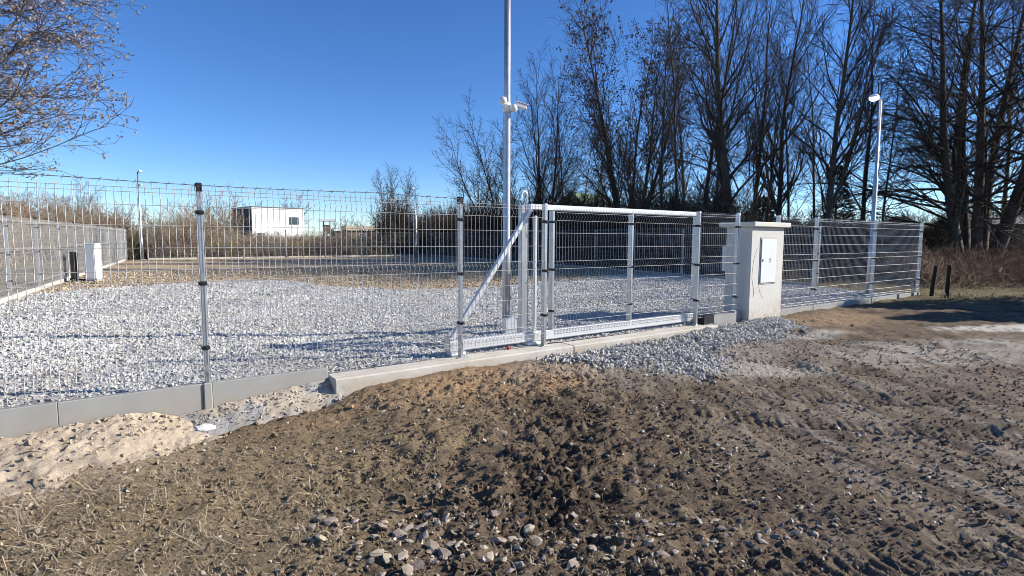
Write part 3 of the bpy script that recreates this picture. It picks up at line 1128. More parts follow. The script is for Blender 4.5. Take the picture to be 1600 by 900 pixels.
def slab(parent, x0, x1, z0=-.36, z1=0.0, th=.028, name='plinth_slab', bev=.004, y=0.0, m='plinth'):
    mb = MB().box((x0, y - th, z0), (x1, y + th, z1), bev)
    return mb.build(name, M[m], parent)


def add_panel(parent, a, b, z=0.0, y=-.04, m='wire'):
    return link('mesh_panel', panel_mesh(b - a - .05, m), parent=parent, loc=((a + b) / 2, y, z))


# front fence, long run left of the gate
f1 = thing('wire_fence', 'welded wire fence with barbed strand and black capped posts, left of the gate', 'fence', P0, RZF)
for t in (T_LEFT, 0.0):
    add_post(f1, t, 'round')
add_post(f1, 2.5, 'round', z=-.078, foot=True)
add_post(f1, 3.68, 'square', z=-.078, cap='flatcap', foot=True)
slab(f1, T_LEFT, -1.001)
slab(f1, -.999, -.035)
slab(f1, .035, 1.02)
MB().box((-.033, -.045, -.34), (.033, .045, .004), .008).build('post_holder', M['plinth'], f1)
for a_, b_ in ((T_LEFT, -2.5), (-2.5, 0.0), (0.0, 2.5), (2.5, 3.68)):
    add_panel(f1, a_, b_)
add_post(f1, -2.5, 'round')
# barbed strand
mb = MB()
bx = np.linspace(T_LEFT, 2.5, 90)
sag = 1.695 - .018 * (1 - (2 * ((bx - T_LEFT) % 2.5) / 2.5 - 1) ** 2)
mb.tube(np.stack([bx, np.full(90, -.03), sag], 1), .0028, 4)
mb.tube(np.stack([bx, -.03 + .004 * np.sin(bx * 60), sag + .004 * np.cos(bx * 60)], 1), .0022, 3)
for q_ in np.arange(T_LEFT + .05, 2.5, .11):
    zz = float(np.interp(q_, bx, sag))
    for s_ in (-1, 1):
        mb.tube([(q_ - .008, -.03 - .012 * s_, zz - .014), (q_ + .008, -.03 + .012 * s_, zz + .014)], .0022, 3)
mb.build('barbed_wire', M['barb'], f1)

# short bay between the gate and the pillar
f2 = thing('fence_bay', 'narrow wire fence bay between the sliding gate and the concrete pillar', 'fence', FP(6.667), RZF)
add_post(f2, 0, 'square', z=-.078, cap='flatcap', foot=True)
add_post(f2, 1.02, 'square', cap='flatcap')
add_panel(f2, 0, 1.02)
mb = MB().prism([(.33, -.16), (.92, -.16), (.96, .03), (.94, .05), (.42, .05), (.36, .02)], -.06, .06, 1)
mb.build('plinth_slab', M['plinth'], f2)
MB().prism([(.93, -.16), (1.14, -.16), (1.14, .0), (1.08, .07), (.97, .08)], -.045, .09, 1).build('plinth_block', M['plinth'], f2)

# right run beyond the pillar
f3 = thing('wire_fence', 'plain wire fence run on the right between the concrete pillar and the corner', 'fence', FP(8.9), RZF)
add_post(f3, 0, 'square', cap='flatcap')
for t in (10.24, 12.74, T_RIGHT):
    add_post(f3, t - 8.9, 'square', cap='flatcap')
for a_, b_ in ((8.9, 10.24), (10.24, 12.74), (12.74, T_RIGHT)):
    add_panel(f3, a_ - 8.9, b_ - 8.9)
    slab(f3, a_ - 8.9 + .035, b_ - 8.9 - .035, z0=-.24)
    if a_ > 9:
        slab(f3, a_ - 8.9 - .033, a_ - 8.9 + .033, z0=-.24, z1=-.004, th=.036, name='post_holder')
slab(f3, T_RIGHT - 8.9 - .033, T_RIGHT - 8.9 + .05, z0=-.24, z1=-.003, th=.05, name='post_holder')


def side_fence(name, label, origin, rz, length, step, flip=False, first=0.0, m='plinth', z0=-.3):
    f = thing(name, label, 'fence', origin, rz)
    xs = [first]
    while xs[-1] + step < length - .3:
        xs.append(xs[-1] + step)
    xs.append(length)
    for x in xs:
        add_post(f, x, 'dull', cap='cap', clamps=(1.455, .86, .31))
    for a_, b_ in zip(xs[:-1], xs[1:]):
        o = add_panel(f, a_, b_, 0, .04 if flip else -.04, 'wire_dull')
        slab(f, a_ + .035, b_ - .035, z0=z0, z1=.012, m=m)
    return f


s0 = float(np.linalg.norm(L0 - Ccorn))
side_fence('side_fence', 'long wire fence receding along the left side of the yard behind the white cabinet', Ccorn, RZL, s0 + 20, 2.5, first=s0 - 10.0, m='threshold')
BL = L0 + LD * 20
BR = BL + U * (T_RIGHT - T_LEFT)
side_fence('back_fence', 'distant wire fence across the far end of the yard', BL + U * .08, RZF, T_RIGHT - T_LEFT - .1, 2.5, first=0.9, m='threshold')
side_fence('side_fence', 'wire fence receding along the right side of the yard under the bare trees', CR + LD * .12, RZL, SIDE - .2, 2.5, flip=True, first=2.38)

# ------------------------------------------------------------------ gate threshold, sliding gate
mb = MB().box((1.03, -.21, -.42), (4.0, .5, -.078), .012).box((4.004, -.205, -.42), (6.98, .5, -.08), .012)
o = mb.build('gate_threshold', M['threshold'], loc=P0, rz=RZF)
tag(o, 'pale concrete threshold beam under the sliding gate', kind='structure')
mb = MB().box((1.03, -.13, -.077), (3.3, -.11, -.068)).box((1.5, -.02, -.077), (3.35, .0, -.07))
tag(mb.build('threshold_edge', M['threshold'], loc=P0, rz=RZF), 'thin raised lines on the concrete threshold', kind='structure')

GN = .13
g = thing('sliding_gate', 'galvanised sliding gate with mesh infill and triangular tail with diagonal brace', 'gate', FP(0, GN), RZF)
MB().box((2.40, -.045, -.03), (6.80, .045, .092), .012).build('bottom_beam', M['galv_white'], g)
MB().box((3.53, -.035, 1.60), (6.80, .035, 1.67), .008).build('top_rail', M['galv_white'], g)
for t in (3.90, 5.33, 6.77):
    up = MB().box((t - .019, -.04, .094), (t + .019, .04, 1.598), .005).build('upright', M['galv'], g)
    for h in (1.46, .86, .33):
        c = link('clamp', PM['clamp'], parent=up, loc=(t, 0, h))
        c.scale = (.75, 1.0, .9)
MB().box((3.615, -.02, .094), (3.655, .02, 1.53), .005).build('upright', M['galv_white'], g)
for a_, b_ in ((3.92, 5.31), (5.35, 6.75)):
    o = link('mesh_panel', panel_mesh(round(b_ - a_ - .03, 2)), parent=g, loc=((a_ + b_) / 2, -.05, .0))
    o.scale = (1, 1, .985)
# diagonal brace of the tail
p0_, p1_ = np.array((2.45, 0, .10)), np.array((3.57, 0, 1.62))
L_ = float(np.linalg.norm(p1_ - p0_))
ang_ = math.atan2(p1_[2] - p0_[2], p1_[0] - p0_[0])
mb = MB().box((0, -.028, -.028), (L_, .028, .028), .006)
o = mb.build('brace', M['galv_white'], g, loc=p0_)
o.rotation_euler = (0, -ang_, 0)
MB().box((2.395, -.05, -.035), (2.42, .05, .15), .004).build('end_plate', M['galv'], g)
for t in (2.52, 3.60):
    r_ = MB().box((t - .10, -.055, -.075), (t + .10, .055, -.035), .006).build('roller_carriage', M['white'], g)
    MB().lathe([(.03, -.02), (.03, .02)], 12, (t - .05, 0, -.055)).build('roller', M['galv'], r_)
    MB().lathe([(.03, -.02), (.03, .02)], 12, (t + .05, 0, -.055)).build('roller', M['galv'], r_)
MB().lathe([(.0, -.03), (.016, -.024), (.022, -.008), (.022, .01), (.012, .022), (.0, .026)], 10, (3.17, -.10, -.05)).build('end_knob', M['red'], g, True)
MB().box((6.80, -.03, -.06), (6.85, .03, .02), .006).build('end_roller', M['black'], g)

gp = thing('gate_guide_post', 'grey square guide post with a bent hook on top behind the gate tail', 'post', FP(3.57, GN + .16, -.08), RZF)
MB().box((-.055, -.04, 0), (.055, .04, 1.74), .008).build('shaft', M['galv'], gp)
hk = [(.02, -.05, 1.60), (.02, -.05, 1.86)] + [(.02 - .045 + .045 * math.cos(a_), -.05, 1.86 + .05 * math.sin(a_)) for a_ in np.linspace(.3, 2.9, 7)] + [(-.07, -.05, 1.83)]
MB().tube(hk, .013, 8).build('hook', M['galv_white'], gp, True)
MB().box((-.09, -.08, 0), (.09, .08, .012), .003).build('base_plate', M['galv'], gp)

st = thing('gate_stop', 'black rubber stop block beside the gate closing post', 'gate stop', FP(6.93, .0, -.08), RZF)
MB().prism([(-.13, 0), (.13, 0), (.11, .15), (-.13, .15)], -.07, .07, 1).build('block', M['black'], st)
MB().box((-.14, -.08, 0), (.15, .08, .012), .003).build('base_plate', M['dark_metal'], st)

# ------------------------------------------------------------------ meter pillar
pl = thing('meter_pillar', 'cream concrete meter pillar with slab cap and small grey door beside the gate', 'pillar', FP(7.86, -.15, 0), RZF)
MB().box((0, 0, -.35), (.985, .47, 1.455), .012).build('body', M['pillar'], pl)
MB().box((-.03, -.065, 1.457), (1.075, .60, 1.54), .012).build('cap', M['pillar_cap'], pl)
mbf = MB()
for lo, hi in (((.29, -.010, .50), (.75, .0, .535)), ((.29, -.010, 1.185), (.75, .0, 1.22)), ((.29, -.010, .5355), (.322, .0, 1.1845)), ((.718, -.010, .5355), (.75, .0, 1.1845))):
    pass
fr = MB().box((.25, -.008, .50), (.755, .003, 1.29), .003).build('door_frame', M['door_frame'], pl)
dr = MB().box((.275, -.022, .525), (.73, -.0085, 1.265), .006).build('door', M['door'], pl)
MB().box((.305, -.029, .885), (.328, -.0225, .925), .003).build('lock', M['black'], dr)
mb = MB()
for a_, b_ in (((.50, .87), (.535, .945)), ((.535, .945), (.57, .87)), ((.57, .87), (.50, .87))):
    mb.tube([(a_[0], -.0235, a_[1]), (b_[0], -.0235, b_[1])], .003, 4)
mb.build('warning_mark', M['crack'], dr)
def curve(pts):
    return [(x, -.001, z) for x, z in pts]
MB().tube(curve([(.17, 1.10), (.12, 1.02), (.085, .9), (.06, .76), (.055, .62), (.09, .5), (.12, .42), (.125, .3)]), .0028, 4).build('crack', M['crack'], pl)
MB().tube(curve([(.26, .48), (.30, .38), (.38, .28), (.42, .25)]), .0018, 4).build('crack', M['crack'], pl)
MB().box((.12, .472, .70), (.8, .62, 1.14), .008).build('rear_cabinet', M['door'], pl)

# ------------------------------------------------------------------ mast with cameras
ms = thing('camera_mast', 'tall galvanised mast with white security cameras and junction box behind the gate', 'mast', FP(3.82, 1.03, -.07), RZF)
MB().lathe([(.058, 0), (.058, 1.18), (.052, 1.2), (.050, 3.1), (.046, 3.3), (.040, 5.2)], 16).build('pole', M['galv'], ms, True)
cb = MB().prism([(-.105, 0), (.08, 0), (.08, .19), (.0, .235), (-.105, .205)], -.16, -.05, 1).build('junction_box', M['galv_white'], ms)
hd = MB().box((-.55, -.09, 5.17), (.0, .09, 5.25), .02).build('lamp_head', M['white'], ms)
cmr = MB().lathe([(.058, 3.03), (.064, 3.05), (.064, 3.11), (.056, 3.15)], 14).build('camera_bracket', M['white'], ms, True)
MB().lathe([(.0, -.05), (.04, -.035), (.055, 0), (.045, .04), (.0, .055)], 14, (-.10, -.05, 3.16)).build('dome_camera', M['white'], cmr, True)
MB().lathe([(.0, -.06), (.045, -.05), (.055, -.02), (.05, .03), (.025, .045)], 14, (.05, -.09, 3.08)).build('camera_mount', M['white'], cmr, True)
R_ = Matrix.Rotation(-.35, 4, 'Z') @ Matrix.Rotation(.22, 4, 'Y')
bc = MB().box((.07, -.135, 3.095), (.23, -.07, 3.155), .012, R_, (.06, -.1, 3.13)).box((.06, -.14, 3.157), (.25, -.065, 3.164), .003, R_, (.06, -.1, 3.13)).build('bullet_camera', M['white'], cmr)
MB().box((.231, -.127, 3.103), (.237, -.078, 3.147), .003, R_, (.06, -.1, 3.13)).build('lens', M['lens'], bc)
mt = thing('gate_motor', 'small dark gate motor with pale lid beside the mast base', 'gate motor', FP(3.98, .98, -.08), RZF)
MB().box((-.05, -.07, 0), (.06, .07, .19), .012).build('housing', M['dark_metal'], mt)
MB().box((-.055, -.075, .191), (.065, .075, .215), .01).build('lid', M['white'], mt)
MB().lathe([(.0, -.01), (.05, 0), (.055, .02), (.03, .045), (0, .05)], 10, (-.02, -.12, .0)).build('limit_magnet', M['white'], mt, True)


# ------------------------------------------------------------------ lamps
def street_lamp(label, loc, h, az, glinting=False, cam_=False, r=1.0):
    o = thing('street_lamp', label, 'street lamp', loc, az, 'pole lamps round the yard')
    MB().lathe([(.066 * r, 0), (.066 * r, 1.15), (.048 * r, 1.18), (.048 * r, 2.75), (.033 * r, 2.78), (.028 * r, h)], 14).build('pole', M['galv'], o, True)
    MB().box((-.16, -.16, -.1), (.16, .16, .03), .02).build('base', M['plinth'], o)
    MB().tube([(0, 0, h - .05), (.06, 0, h + .03), (.14, 0, h + .05)], .018, 8).build('arm', M['galv'], o, True)
    hd = MB().lathe([(.0, .07), (.07, .055), (.105, .02), (.11, -.01), (.0, -.012)], 16, (.17, 0, h + .05)).build('lamp_head', M['white'], o, True)
    MB().lathe([(.10, -.013), (.09, -.05), (.05, -.08), (.0, -.085)], 16, (.17, 0, h + .05)).build('diffuser', glint_mat if glinting else M['white'], hd, True)
    if cam_:
        MB().box((.04, -.05, h - .75), (.24, .05, h - .66), .015).build('camera', M['white'], o)
    return o


street_lamp('stepped galvanised lamp pole with a glinting head near the right corner of the yard', pix(1357, 458, 12.97) * np.array([1, 1, 0]) + np.array([0, 0, -.04]), 4.5, math.pi + .1, True, r=1.0)
street_lamp('slim lamp pole with white dome at the far end of the left fence', BL + LD * -.5 + U * .75 + np.array([0, 0, -.05]), 4.85, -.3, cam_=True, r=1.25)
street_lamp('slim distant lamp pole at the far corner beside the small bare tree', pix(650, 401, 36.6) * np.array([1, 1, 0]) + np.array([0, 0, -.05]), 4.45, math.pi, r=1.25)

# ------------------------------------------------------------------ cabinet, pipe, stakes
cbl = pix(147, 437, 16.2)
c_ = thing('electric_cabinet', 'plain white upright cabinet standing by the left fence', 'cabinet', (cbl[0], cbl[1], -.08), RZF - .45)
MB().box((-.16, -.14, .06), (.16, .14, 1.10), .012).build('body', M['white'], c_)
MB().box((-.15, -.13, 0), (.15, .13, .058), .004).build('plinth', M['plinth'], c_)
MB().box((-.145, -.156, .12), (.145, -.1415, 1.05), .006).build('door', M['white'], c_)
MB().box((-.17, -.15, 1.102), (.17, .15, 1.125), .006).build('lid', M['white'], c_)
pb = pix(121, 436, 16.3)
p_ = thing('black_pipe', 'black L shaped conduit rising from the ground beside the white cabinet', 'pipe', (pb[0], pb[1], -.08), RZF - .45)
MB().tube([(0, 0, 0.02), (0, 0, .86)], .042, 10).build('riser', M['black'], p_)
MB().tube([(0, 0, .04), (.36, .0, .03)], .035, 10).build('elbow_run', M['black'], p_)
gb = pix(115, 434, 16.6)
b_ = thing('wooden_board', 'grey brown board standing beside the black conduit', 'board', (gb[0], gb[1], -.08), RZF - .45)
MB().box((-.055, -.02, 0), (.055, .02, .86), .004).build('board', M['wall_dark'], b_)
MB().prism([(-.11, 0), (.12, 0), (.03, .12), (-.02, .12)], -.06, .06, 1).build('foot', M['black'], b_)

for px, py, Yd, hh, lean, lb in ((1455, 461, 13.2, .72, .06, 'short dark stake leaning slightly, just right of the fence corner'), (1479, 464, 12.8, .76, .015, 'dark upright stake in the grass, the one farther from the fence corner')):
    q_ = pix(px, py, Yd)
    s_ = thing('wooden_stake', lb, 'stake', (q_[0], q_[1], -.1), 0, 'dark stakes beside the fence corner')
    MB().tube([(0, 0, -.1), (lean * .4, 0, .3), (lean, 0, hh)], [.045, .042, .034], 7).build('shaft', M['stake'], s_)
    MB().lathe([(.036, hh), (.030, hh + .02), (.012, hh + .035)], 7, (lean, 0, 0)).build('top', M['stake'], s_)


# ------------------------------------------------------------------ trees
def grow(rng, P, D, L, k, wig, up, droop=0.0):
    pts = [P]
    d = D.copy()
    for i_ in range(1, k):
        d = d + wig * rng.normal(size=d.shape) + np.array([0, 0, up - droop * i_ / k])
        d /= np.linalg.norm(d, axis=1, keepdims=True)
        P = P + d * (L / (k - 1))[:, None]
        pts.append(P)
    return np.stack(pts, 1)


def radii(r0, k, end=.25):
    s = np.linspace(0, 1, k)
    return r0[:, None] * (1 - (1 - end) * s[None] ** .9)


def spawn(rng, pts, rad, L, per, s0, s1, ang, lenf, taper=.5, rf=.6, rmin=.004, outward=0.0, ctr=None, jit=.25, upb=0.0):
    N, k, _ = pts.shape
    idx = np.repeat(np.arange(N), per)
    m = len(idx)
    s = s0 + (s1 - s0) * ((np.tile(np.arange(per), N) + rng.rand(m)) / per)
    f = s * (k - 1)
    i_ = np.minimum(f.astype(int), k - 2)
    w = (f - i_)[:, None]
    P = pts[idx, i_] * (1 - w) + pts[idx, i_ + 1] * w
    T = pts[idx, i_ + 1] - pts[idx, i_]
    T /= np.linalg.norm(T, axis=1, keepdims=True) + 1e-9
    R = rng.normal(size=(m, 3)) + np.array([0, 0, upb])
    if ctr is not None:
        o = P - ctr
        o[:, 2] = 0
        o /= np.linalg.norm(o, axis=1, keepdims=True) + 1e-6
        R = R + outward * o
    R -= (R * T).sum(1, keepdims=True) * T
    R /= np.linalg.norm(R, axis=1, keepdims=True) + 1e-9
    a_ = ang * (1 + jit * rng.normal(size=m))
    D = np.cos(a_)[:, None] * T + np.sin(a_)[:, None] * R
    Lc = L[idx] * lenf * (1 - taper * s) * rng.uniform(.65, 1.25, m)
    rp = rad[idx, i_]
    rc = np.maximum(np.minimum(rp * .8, rp * rf * rng.uniform(.7, 1.1, m)), rmin)
    return P, D, Lc, rc


def leaf_clumps(rng, P, n_per, spread, size, hang=.5):
    """small two triangle leaves scattered about points"""
    N = len(P) * n_per
    c = np.repeat(P, n_per, 0) + rng.normal(size=(N, 3)) * spread - np.array([0, 0, hang * spread])
    R = rand_rot(rng, N)
    s = size * rng.uniform(.6, 1.4, N)
    b = np.array([[-.5, 0, 0], [0, .22, .1], [.5, 0, 0], [0, -.22, -.1]])
    V = np.einsum('nij,mj->nmi', R, b) * s[:, None, None] + c[:, None]
    q = np.array([[0, 1, 2, 3]])
    Q = (q[None] + (np.arange(N) * 4)[:, None, None]).reshape(-1, 4)
    return V.reshape(-1, 3), Q


def tree_meshes(seed, H, r0=.16, stems=1, spread=.12, n1=18, n2=8, n3=6, a1=.75, l1=.38, s1=.22, a2=.7, l2=.45, a3=.65, l3=.5, up=.05, droop=0.0, droop3=0.0,
                rmin=.009, keys=0, key_size=.12, key_spread=.12, taper=.55, fork=False, base_r=.15, dirs=None, lean=(0, 0), wig=.03, upb=0.0, rf1=.45):
    rng = np.random.RandomState(seed)
    B = np.zeros((stems, 3))
    if stems > 1:
        an = np.arange(stems) * 2 * math.pi / stems + rng.uniform(0, 6)
        rr = base_r * rng.uniform(.5, 1.1, stems)
        B[:, 0], B[:, 1] = rr * np.cos(an), rr * np.sin(an)
        D = np.stack([np.cos(an) * spread * rng.uniform(.5, 1.4, stems), np.sin(an) * spread * rng.uniform(.5, 1.4, stems), np.ones(stems)], 1)
    else:
        D = np.array([[lean[0], lean[1], 1.0]])
    D /= np.linalg.norm(D, axis=1, keepdims=True)
    L = H * rng.uniform(.8, 1.08, stems) if stems > 1 else np.array([H * 1.02])
    B[:, 2] -= .25
    T0 = grow(rng, B, D, L, 14, wig, .03)
    R0 = radii(r0 * rng.uniform(.7, 1.1, stems), 14, .1)
    R0[:, 0] *= 1.35
    tv, tq = tubes(T0, R0, 7)
    ctr = np.zeros(3)
    P, D, L1, r1 = spawn(rng, T0, R0, L, n1, s1, .98, a1, l1, taper, rf1, rmin * 1.3, .5, ctr, upb=upb)
    T1 = grow(rng, P, D, L1, 8, .10, up, droop)
    R1 = radii(r1, 8, .22)
    v1, q1 = tubes(T1, R1, 5)
    big = MB().add(tv, tq)
    crown = MB().add(v1, q1)
    P, D, L2, r2 = spawn(rng, T1, R1, L1, n2, .12, 1.0, a2, l2, .45, .6, rmin, .0, None)
    T2 = grow(rng, P, D, L2, 4, .15, up, droop)
    R2 = radii(r2, 4, .35)
    v2, q2 = tubes(T2, R2, 3)
    crown.add(v2, q2)
    T3 = T2
    if n3:
        P, D, L3, r3 = spawn(rng, T2, R2, L2, n3, .1, 1.0, a3, l3, .3, .6, rmin * .8, .0, None)
        T3 = grow(rng, P, D, L3, 3, .2, up * .6, droop3)
        R3 = radii(np.minimum(r3, rmin * 1.3), 3, .5)
        v3, q3 = tubes(T3, R3, 3)
        crown.add(v3, q3)
    kv = None
    if keys:
        tips = T3[:, -1]
        tips = tips[rng.permutation(len(tips))[:keys]]
        kv = leaf_clumps(rng, tips, 9 if key_size < .1 else 6, key_spread, key_size)
    return big, crown, kv


def add_tree(name, label, loc, rz, meshes, mt='bark', mw='twig', mk='keys', cat='tree', group=None, scale=1.0, key_name='seed_keys'):
    o = thing(name, label, cat, loc, rz, group)
    o.scale = (scale,) * 3
    big, crown, kv = meshes
    if isinstance(big, MB):
        big, crown = big.mesh('trunk', True), crown.mesh('crown', True)
        if kv is not None:
            kv = new_mesh('seed_keys', kv[0], kv[1])
    link('trunk', big, M[mt], o)
    link('crown', crown, M[mw], o)
    if kv is not None:
        link(key_name, kv, M[mk], o)
    return o, (big, crown, kv)


def XY(px, Yd, z=-.12):
    return np.array([pix(px, 400, Yd)[0], Yd, z])


G = 'bare trees behind the right side fence'
# the ash with dry keys leaning in at the left edge
m_ = tree_meshes(101, 8.4, .17, 1, n1=84, n2=10, n3=5, a1=1.0, l1=.60, s1=.33, a2=.5, l2=.40, a3=.6, l3=.5, up=.045, rmin=.010, keys=3600, key_size=.075, key_spread=.05, taper=.3, lean=(.05, 0), upb=.25, rf1=.36)
add_tree('ash_tree', 'bare tree with pale dry seed clusters reaching in beyond the left fence', (-15.7, 13.4, -.2), .4, m_, 'bark', 'twig_brown', 'keys_pale', group='trees beyond the left fence')

specs = [
    # px, Y, H, kwargs, label
    (808, 35, 9.4, dict(stems=11, spread=.55, n1=15, n2=8, n3=3, a1=.6, l1=.34, r0=.085, base_r=.5), 'spreading bare tree with long low branches behind the camera mast'),
    (850, 33, 11.6, dict(stems=3, spread=.14, r0=.12, n1=20, n2=8, n3=2, a1=.5, l1=.34, s1=.15), 'slender tall bare tree with an open crown, next right of the mast'),
    (888, 35, 8.6, dict(stems=3, spread=.25, n1=12, n2=8, n3=4, r0=.10, l1=.36), 'low bushy bare tree between the mast tree and the seed laden tree'),
    (985, 31, 14.0, dict(stems=5, spread=.26, r0=.17, n1=18, n2=10, n3=5, a1=.50, l1=.36, s1=.16, keys=1500, key_size=.14, key_spread=.09), 'broad tree still hung with dark seed clusters above the middle of the gate'),
    (1028, 29, 15.5, dict(r0=.11, n1=22, n2=6, n3=4, a1=.55, l1=.28, s1=.25), 'thin straight bare tree right beside the seed laden tree'),
    (1056, 28, 16, dict(r0=.13, n1=22, n2=7, n3=4, a1=.55, l1=.28, s1=.3), 'slim bare tree above the right third of the gate leaf'),
    (1088, 27, 15, dict(r0=.15, n1=22, n2=7, n3=4, a1=.6, l1=.3, s1=.22), 'straight bare tree rising behind the gate closing post'),
    (1105, 30, 16, dict(r0=.11, n1=20, n2=6, n3=4, a1=.5, l1=.28), 'spindly bare tree just left of the thickest trunk'),
    (1137, 24, 16.5, dict(r0=.27, n1=30, n2=9, n3=5, a1=.6, l1=.36, s1=.2), 'thickest straight trunk of the row, ivy dark, above the narrow fence bay'),
    (1172, 27, 15.5, dict(r0=.14, n1=22, n2=7, n3=4, a1=.5, l1=.3, s1=.2), 'bare tree directly above the concrete pillar cap left side'),
    (1213, 25, 15, dict(r0=.17, n1=26, n2=8, n3=5, a1=.55, l1=.34, s1=.18), 'dark bare tree rising behind the right end of the pillar cap'),
    (1253, 25, 13.5, dict(stems=4, spread=.5, r0=.13, n1=12, n2=8, n3=5, a1=.5, l1=.36, base_r=.12), 'bare tree forking low into several spreading stems right of the pillar'),
    (1290, 23, 15.5, dict(r0=.18, n1=28, n2=8, n3=5, a1=.6, l1=.36, s1=.25), 'bare tree standing left of the dark conical evergreen'),
    (1345, 27, 14.5, dict(r0=.13, n1=24, n2=8, n3=5, a1=.6, l1=.34), 'bare tree standing just left of the glinting lamp pole'),
    (1375, 24, 11.0, dict(r0=.07, n1=18, n2=6, n3=4, a1=.55, l1=.3), 'thin sapling right of the glinting lamp pole'),
    (1490, 21, 6.0, dict(r0=.06, n1=14, n2=6, n3=4, a1=.8, l1=.35), 'small bare sapling left of the massive trunk at the right'),
    (1560, 27, 15, dict(r0=.16, n1=26, n2=9, n3=5, a1=.7, l1=.38), 'bare tree behind the massive right hand tree'),
]
KEEP = {}
for k_, (px, Yd, H, kw, lb) in enumerate(specs):
    kw.setdefault('rmin', .0088)
    if Yd < 30:
        H *= .86
    kw['n1'] = int(kw['n1'] * 1.25)
    kw['n2'] += 2
    kw['n3'] += 1
    kw['l1'] = kw.get('l1', .38) * 1.05
    m_ = tree_meshes(200 + k_, H, **kw)
    KEEP[px] = add_tree('bare_tree', lb, XY(px, Yd), k_ * 1.3, m_, group=G)[1]
for px, Yd, src, sc, lb in ((1072, 34, 1172, .9, 'slender bare tree farther back above the right end of the gate rail'),
                            (1120, 33, 1056, .95, 'slim bare tree farther back, just left of the thickest trunk base'), (1192, 30, 1088, .92, 'slim bare tree rising directly above the middle of the pillar'), (1232, 31, 1105, .9, 'thin bare tree just left of the low forking tree'),
                            (1272, 29, 1056, .88, 'thin straight bare tree between the forking tree and the conical evergreen'), (742, 39, 888, .8, 'low bare tree left of the camera mast'), (925, 36, 1088, .72, 'bare tree farther back above the left half of the gate')):
    add_tree('bare_tree', lb, XY(px, Yd), px * 2.1, KEEP[src], group=G, scale=sc)
# the massive dark tree with fine hanging branches
m_ = tree_meshes(301, 14.6, .27, 7, spread=.20, n1=36, n2=11, n3=6, a1=.95, l1=.42, s1=.16, a2=.5, l2=.45, a3=.5, l3=.5, up=.03, droop=.10, droop3=.12, rmin=.0095, taper=.45, base_r=.55, rf1=.33)
add_tree('linden_tree', 'massive dark multi stemmed tree with dense fine drooping branches at the right', XY(1524, 24), .3, m_, group=G)
# small tree beyond the far end
m_ = tree_meshes(302, 6.2, .055, 10, spread=.17, n1=14, n2=8, n3=3, a1=.42, l1=.36, s1=.15, rmin=.009, base_r=.3)
add_tree('bare_tree', 'small upright bare tree at the far end of the yard beside the distant lamp', XY(618, 42), .3, m_)
m_ = tree_meshes(303, 8.5, .13, 5, spread=.3, n1=12, n2=8, n3=4, a1=.6, l1=.4, rmin=.015)
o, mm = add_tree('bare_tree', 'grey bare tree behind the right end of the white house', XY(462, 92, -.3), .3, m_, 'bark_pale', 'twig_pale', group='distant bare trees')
for px, Yd, sc, lb in ((405, 98, .9, 'grey bare tree just above the white house roof'), (530, 110, .62, 'distant bare tree beside the small white roofed kiosk'), (548, 120, .75, 'distant bare tree left of the low cream building'),
                       (590, 105, .62, 'distant bare tree behind the low cream building'), (115, 48, .72, 'bare tree behind the left fence, above the white cabinet'), (28, 40, .55, 'bare tree at the left edge behind the left fence')):
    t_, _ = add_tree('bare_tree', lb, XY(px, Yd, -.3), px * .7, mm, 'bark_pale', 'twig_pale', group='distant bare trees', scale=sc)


# conifers
def conifer_mesh(seed, H, R, n=46, per=26):
    rng = np.random.RandomState(seed)
    V, Q = [], []
    N = n * per
    z = H * (.04 + .95 * rng.rand(N) ** 1.0)
    rr = R * (1 - z / H) ** .8 * np.sqrt(rng.rand(N)) * 1.05 + .03
    an = rng.uniform(0, 6.283, N)
    P = np.stack([rr * np.cos(an), rr * np.sin(an), z], 1)
    d = np.stack([np.cos(an), np.sin(an), rng.uniform(-.5, .5, N)], 1)
    sd = np.stack([-np.sin(an), np.cos(an), rng.uniform(-.4, .4, N)], 1)
    s = rng.uniform(.14, .38, N)[:, None]
    w = s * .22
    V = np.stack([P - sd * w, P + d * s * .5 - sd * w * .3 + [0, 0, .04], P + d * s, P + sd * w], 1)
    Qs = (np.array([[0, 1, 2, 3]])[None] + (np.arange(N) * 4)[:, None, None]).reshape(-1, 4)
    tr = MB().tube([(0, 0, -.2), (0, 0, H * .5), (0, 0, H * .97)], [.12, .07, .015], 6)
    return tr, MB().add(V.reshape(-1, 3), Qs)


for px, Yd, H, R, lb in ((1302, 33, 5.7, 1.35, 'dark conical evergreen among the bare trunks'), (1128, 30, 4.1, 1.3, 'rounded dark evergreen at the foot of the thickest trunk'),
                         (1188, 32, 3.8, 1.5, 'low dark evergreen behind the concrete pillar cap'), (1468, 30, 2.5, .55, 'small narrow evergreen behind the fence corner'),
                         (1235, 34, 2.6, 1.6, 'squat dark evergreen between the forked tree and the pillar'), (1400, 34, 2.8, 2.0, 'broad low evergreen right of the glinting lamp pole')):
    tr, cr = conifer_mesh(int(px), H, R, 60, 34)
    o = thing('evergreen_tree', lb, 'evergreen', XY(px, Yd), 0, 'evergreens among the bare trees')
    tr.build('trunk', M['bark'], o)
    cr.build('crown', M['conifer'], o)


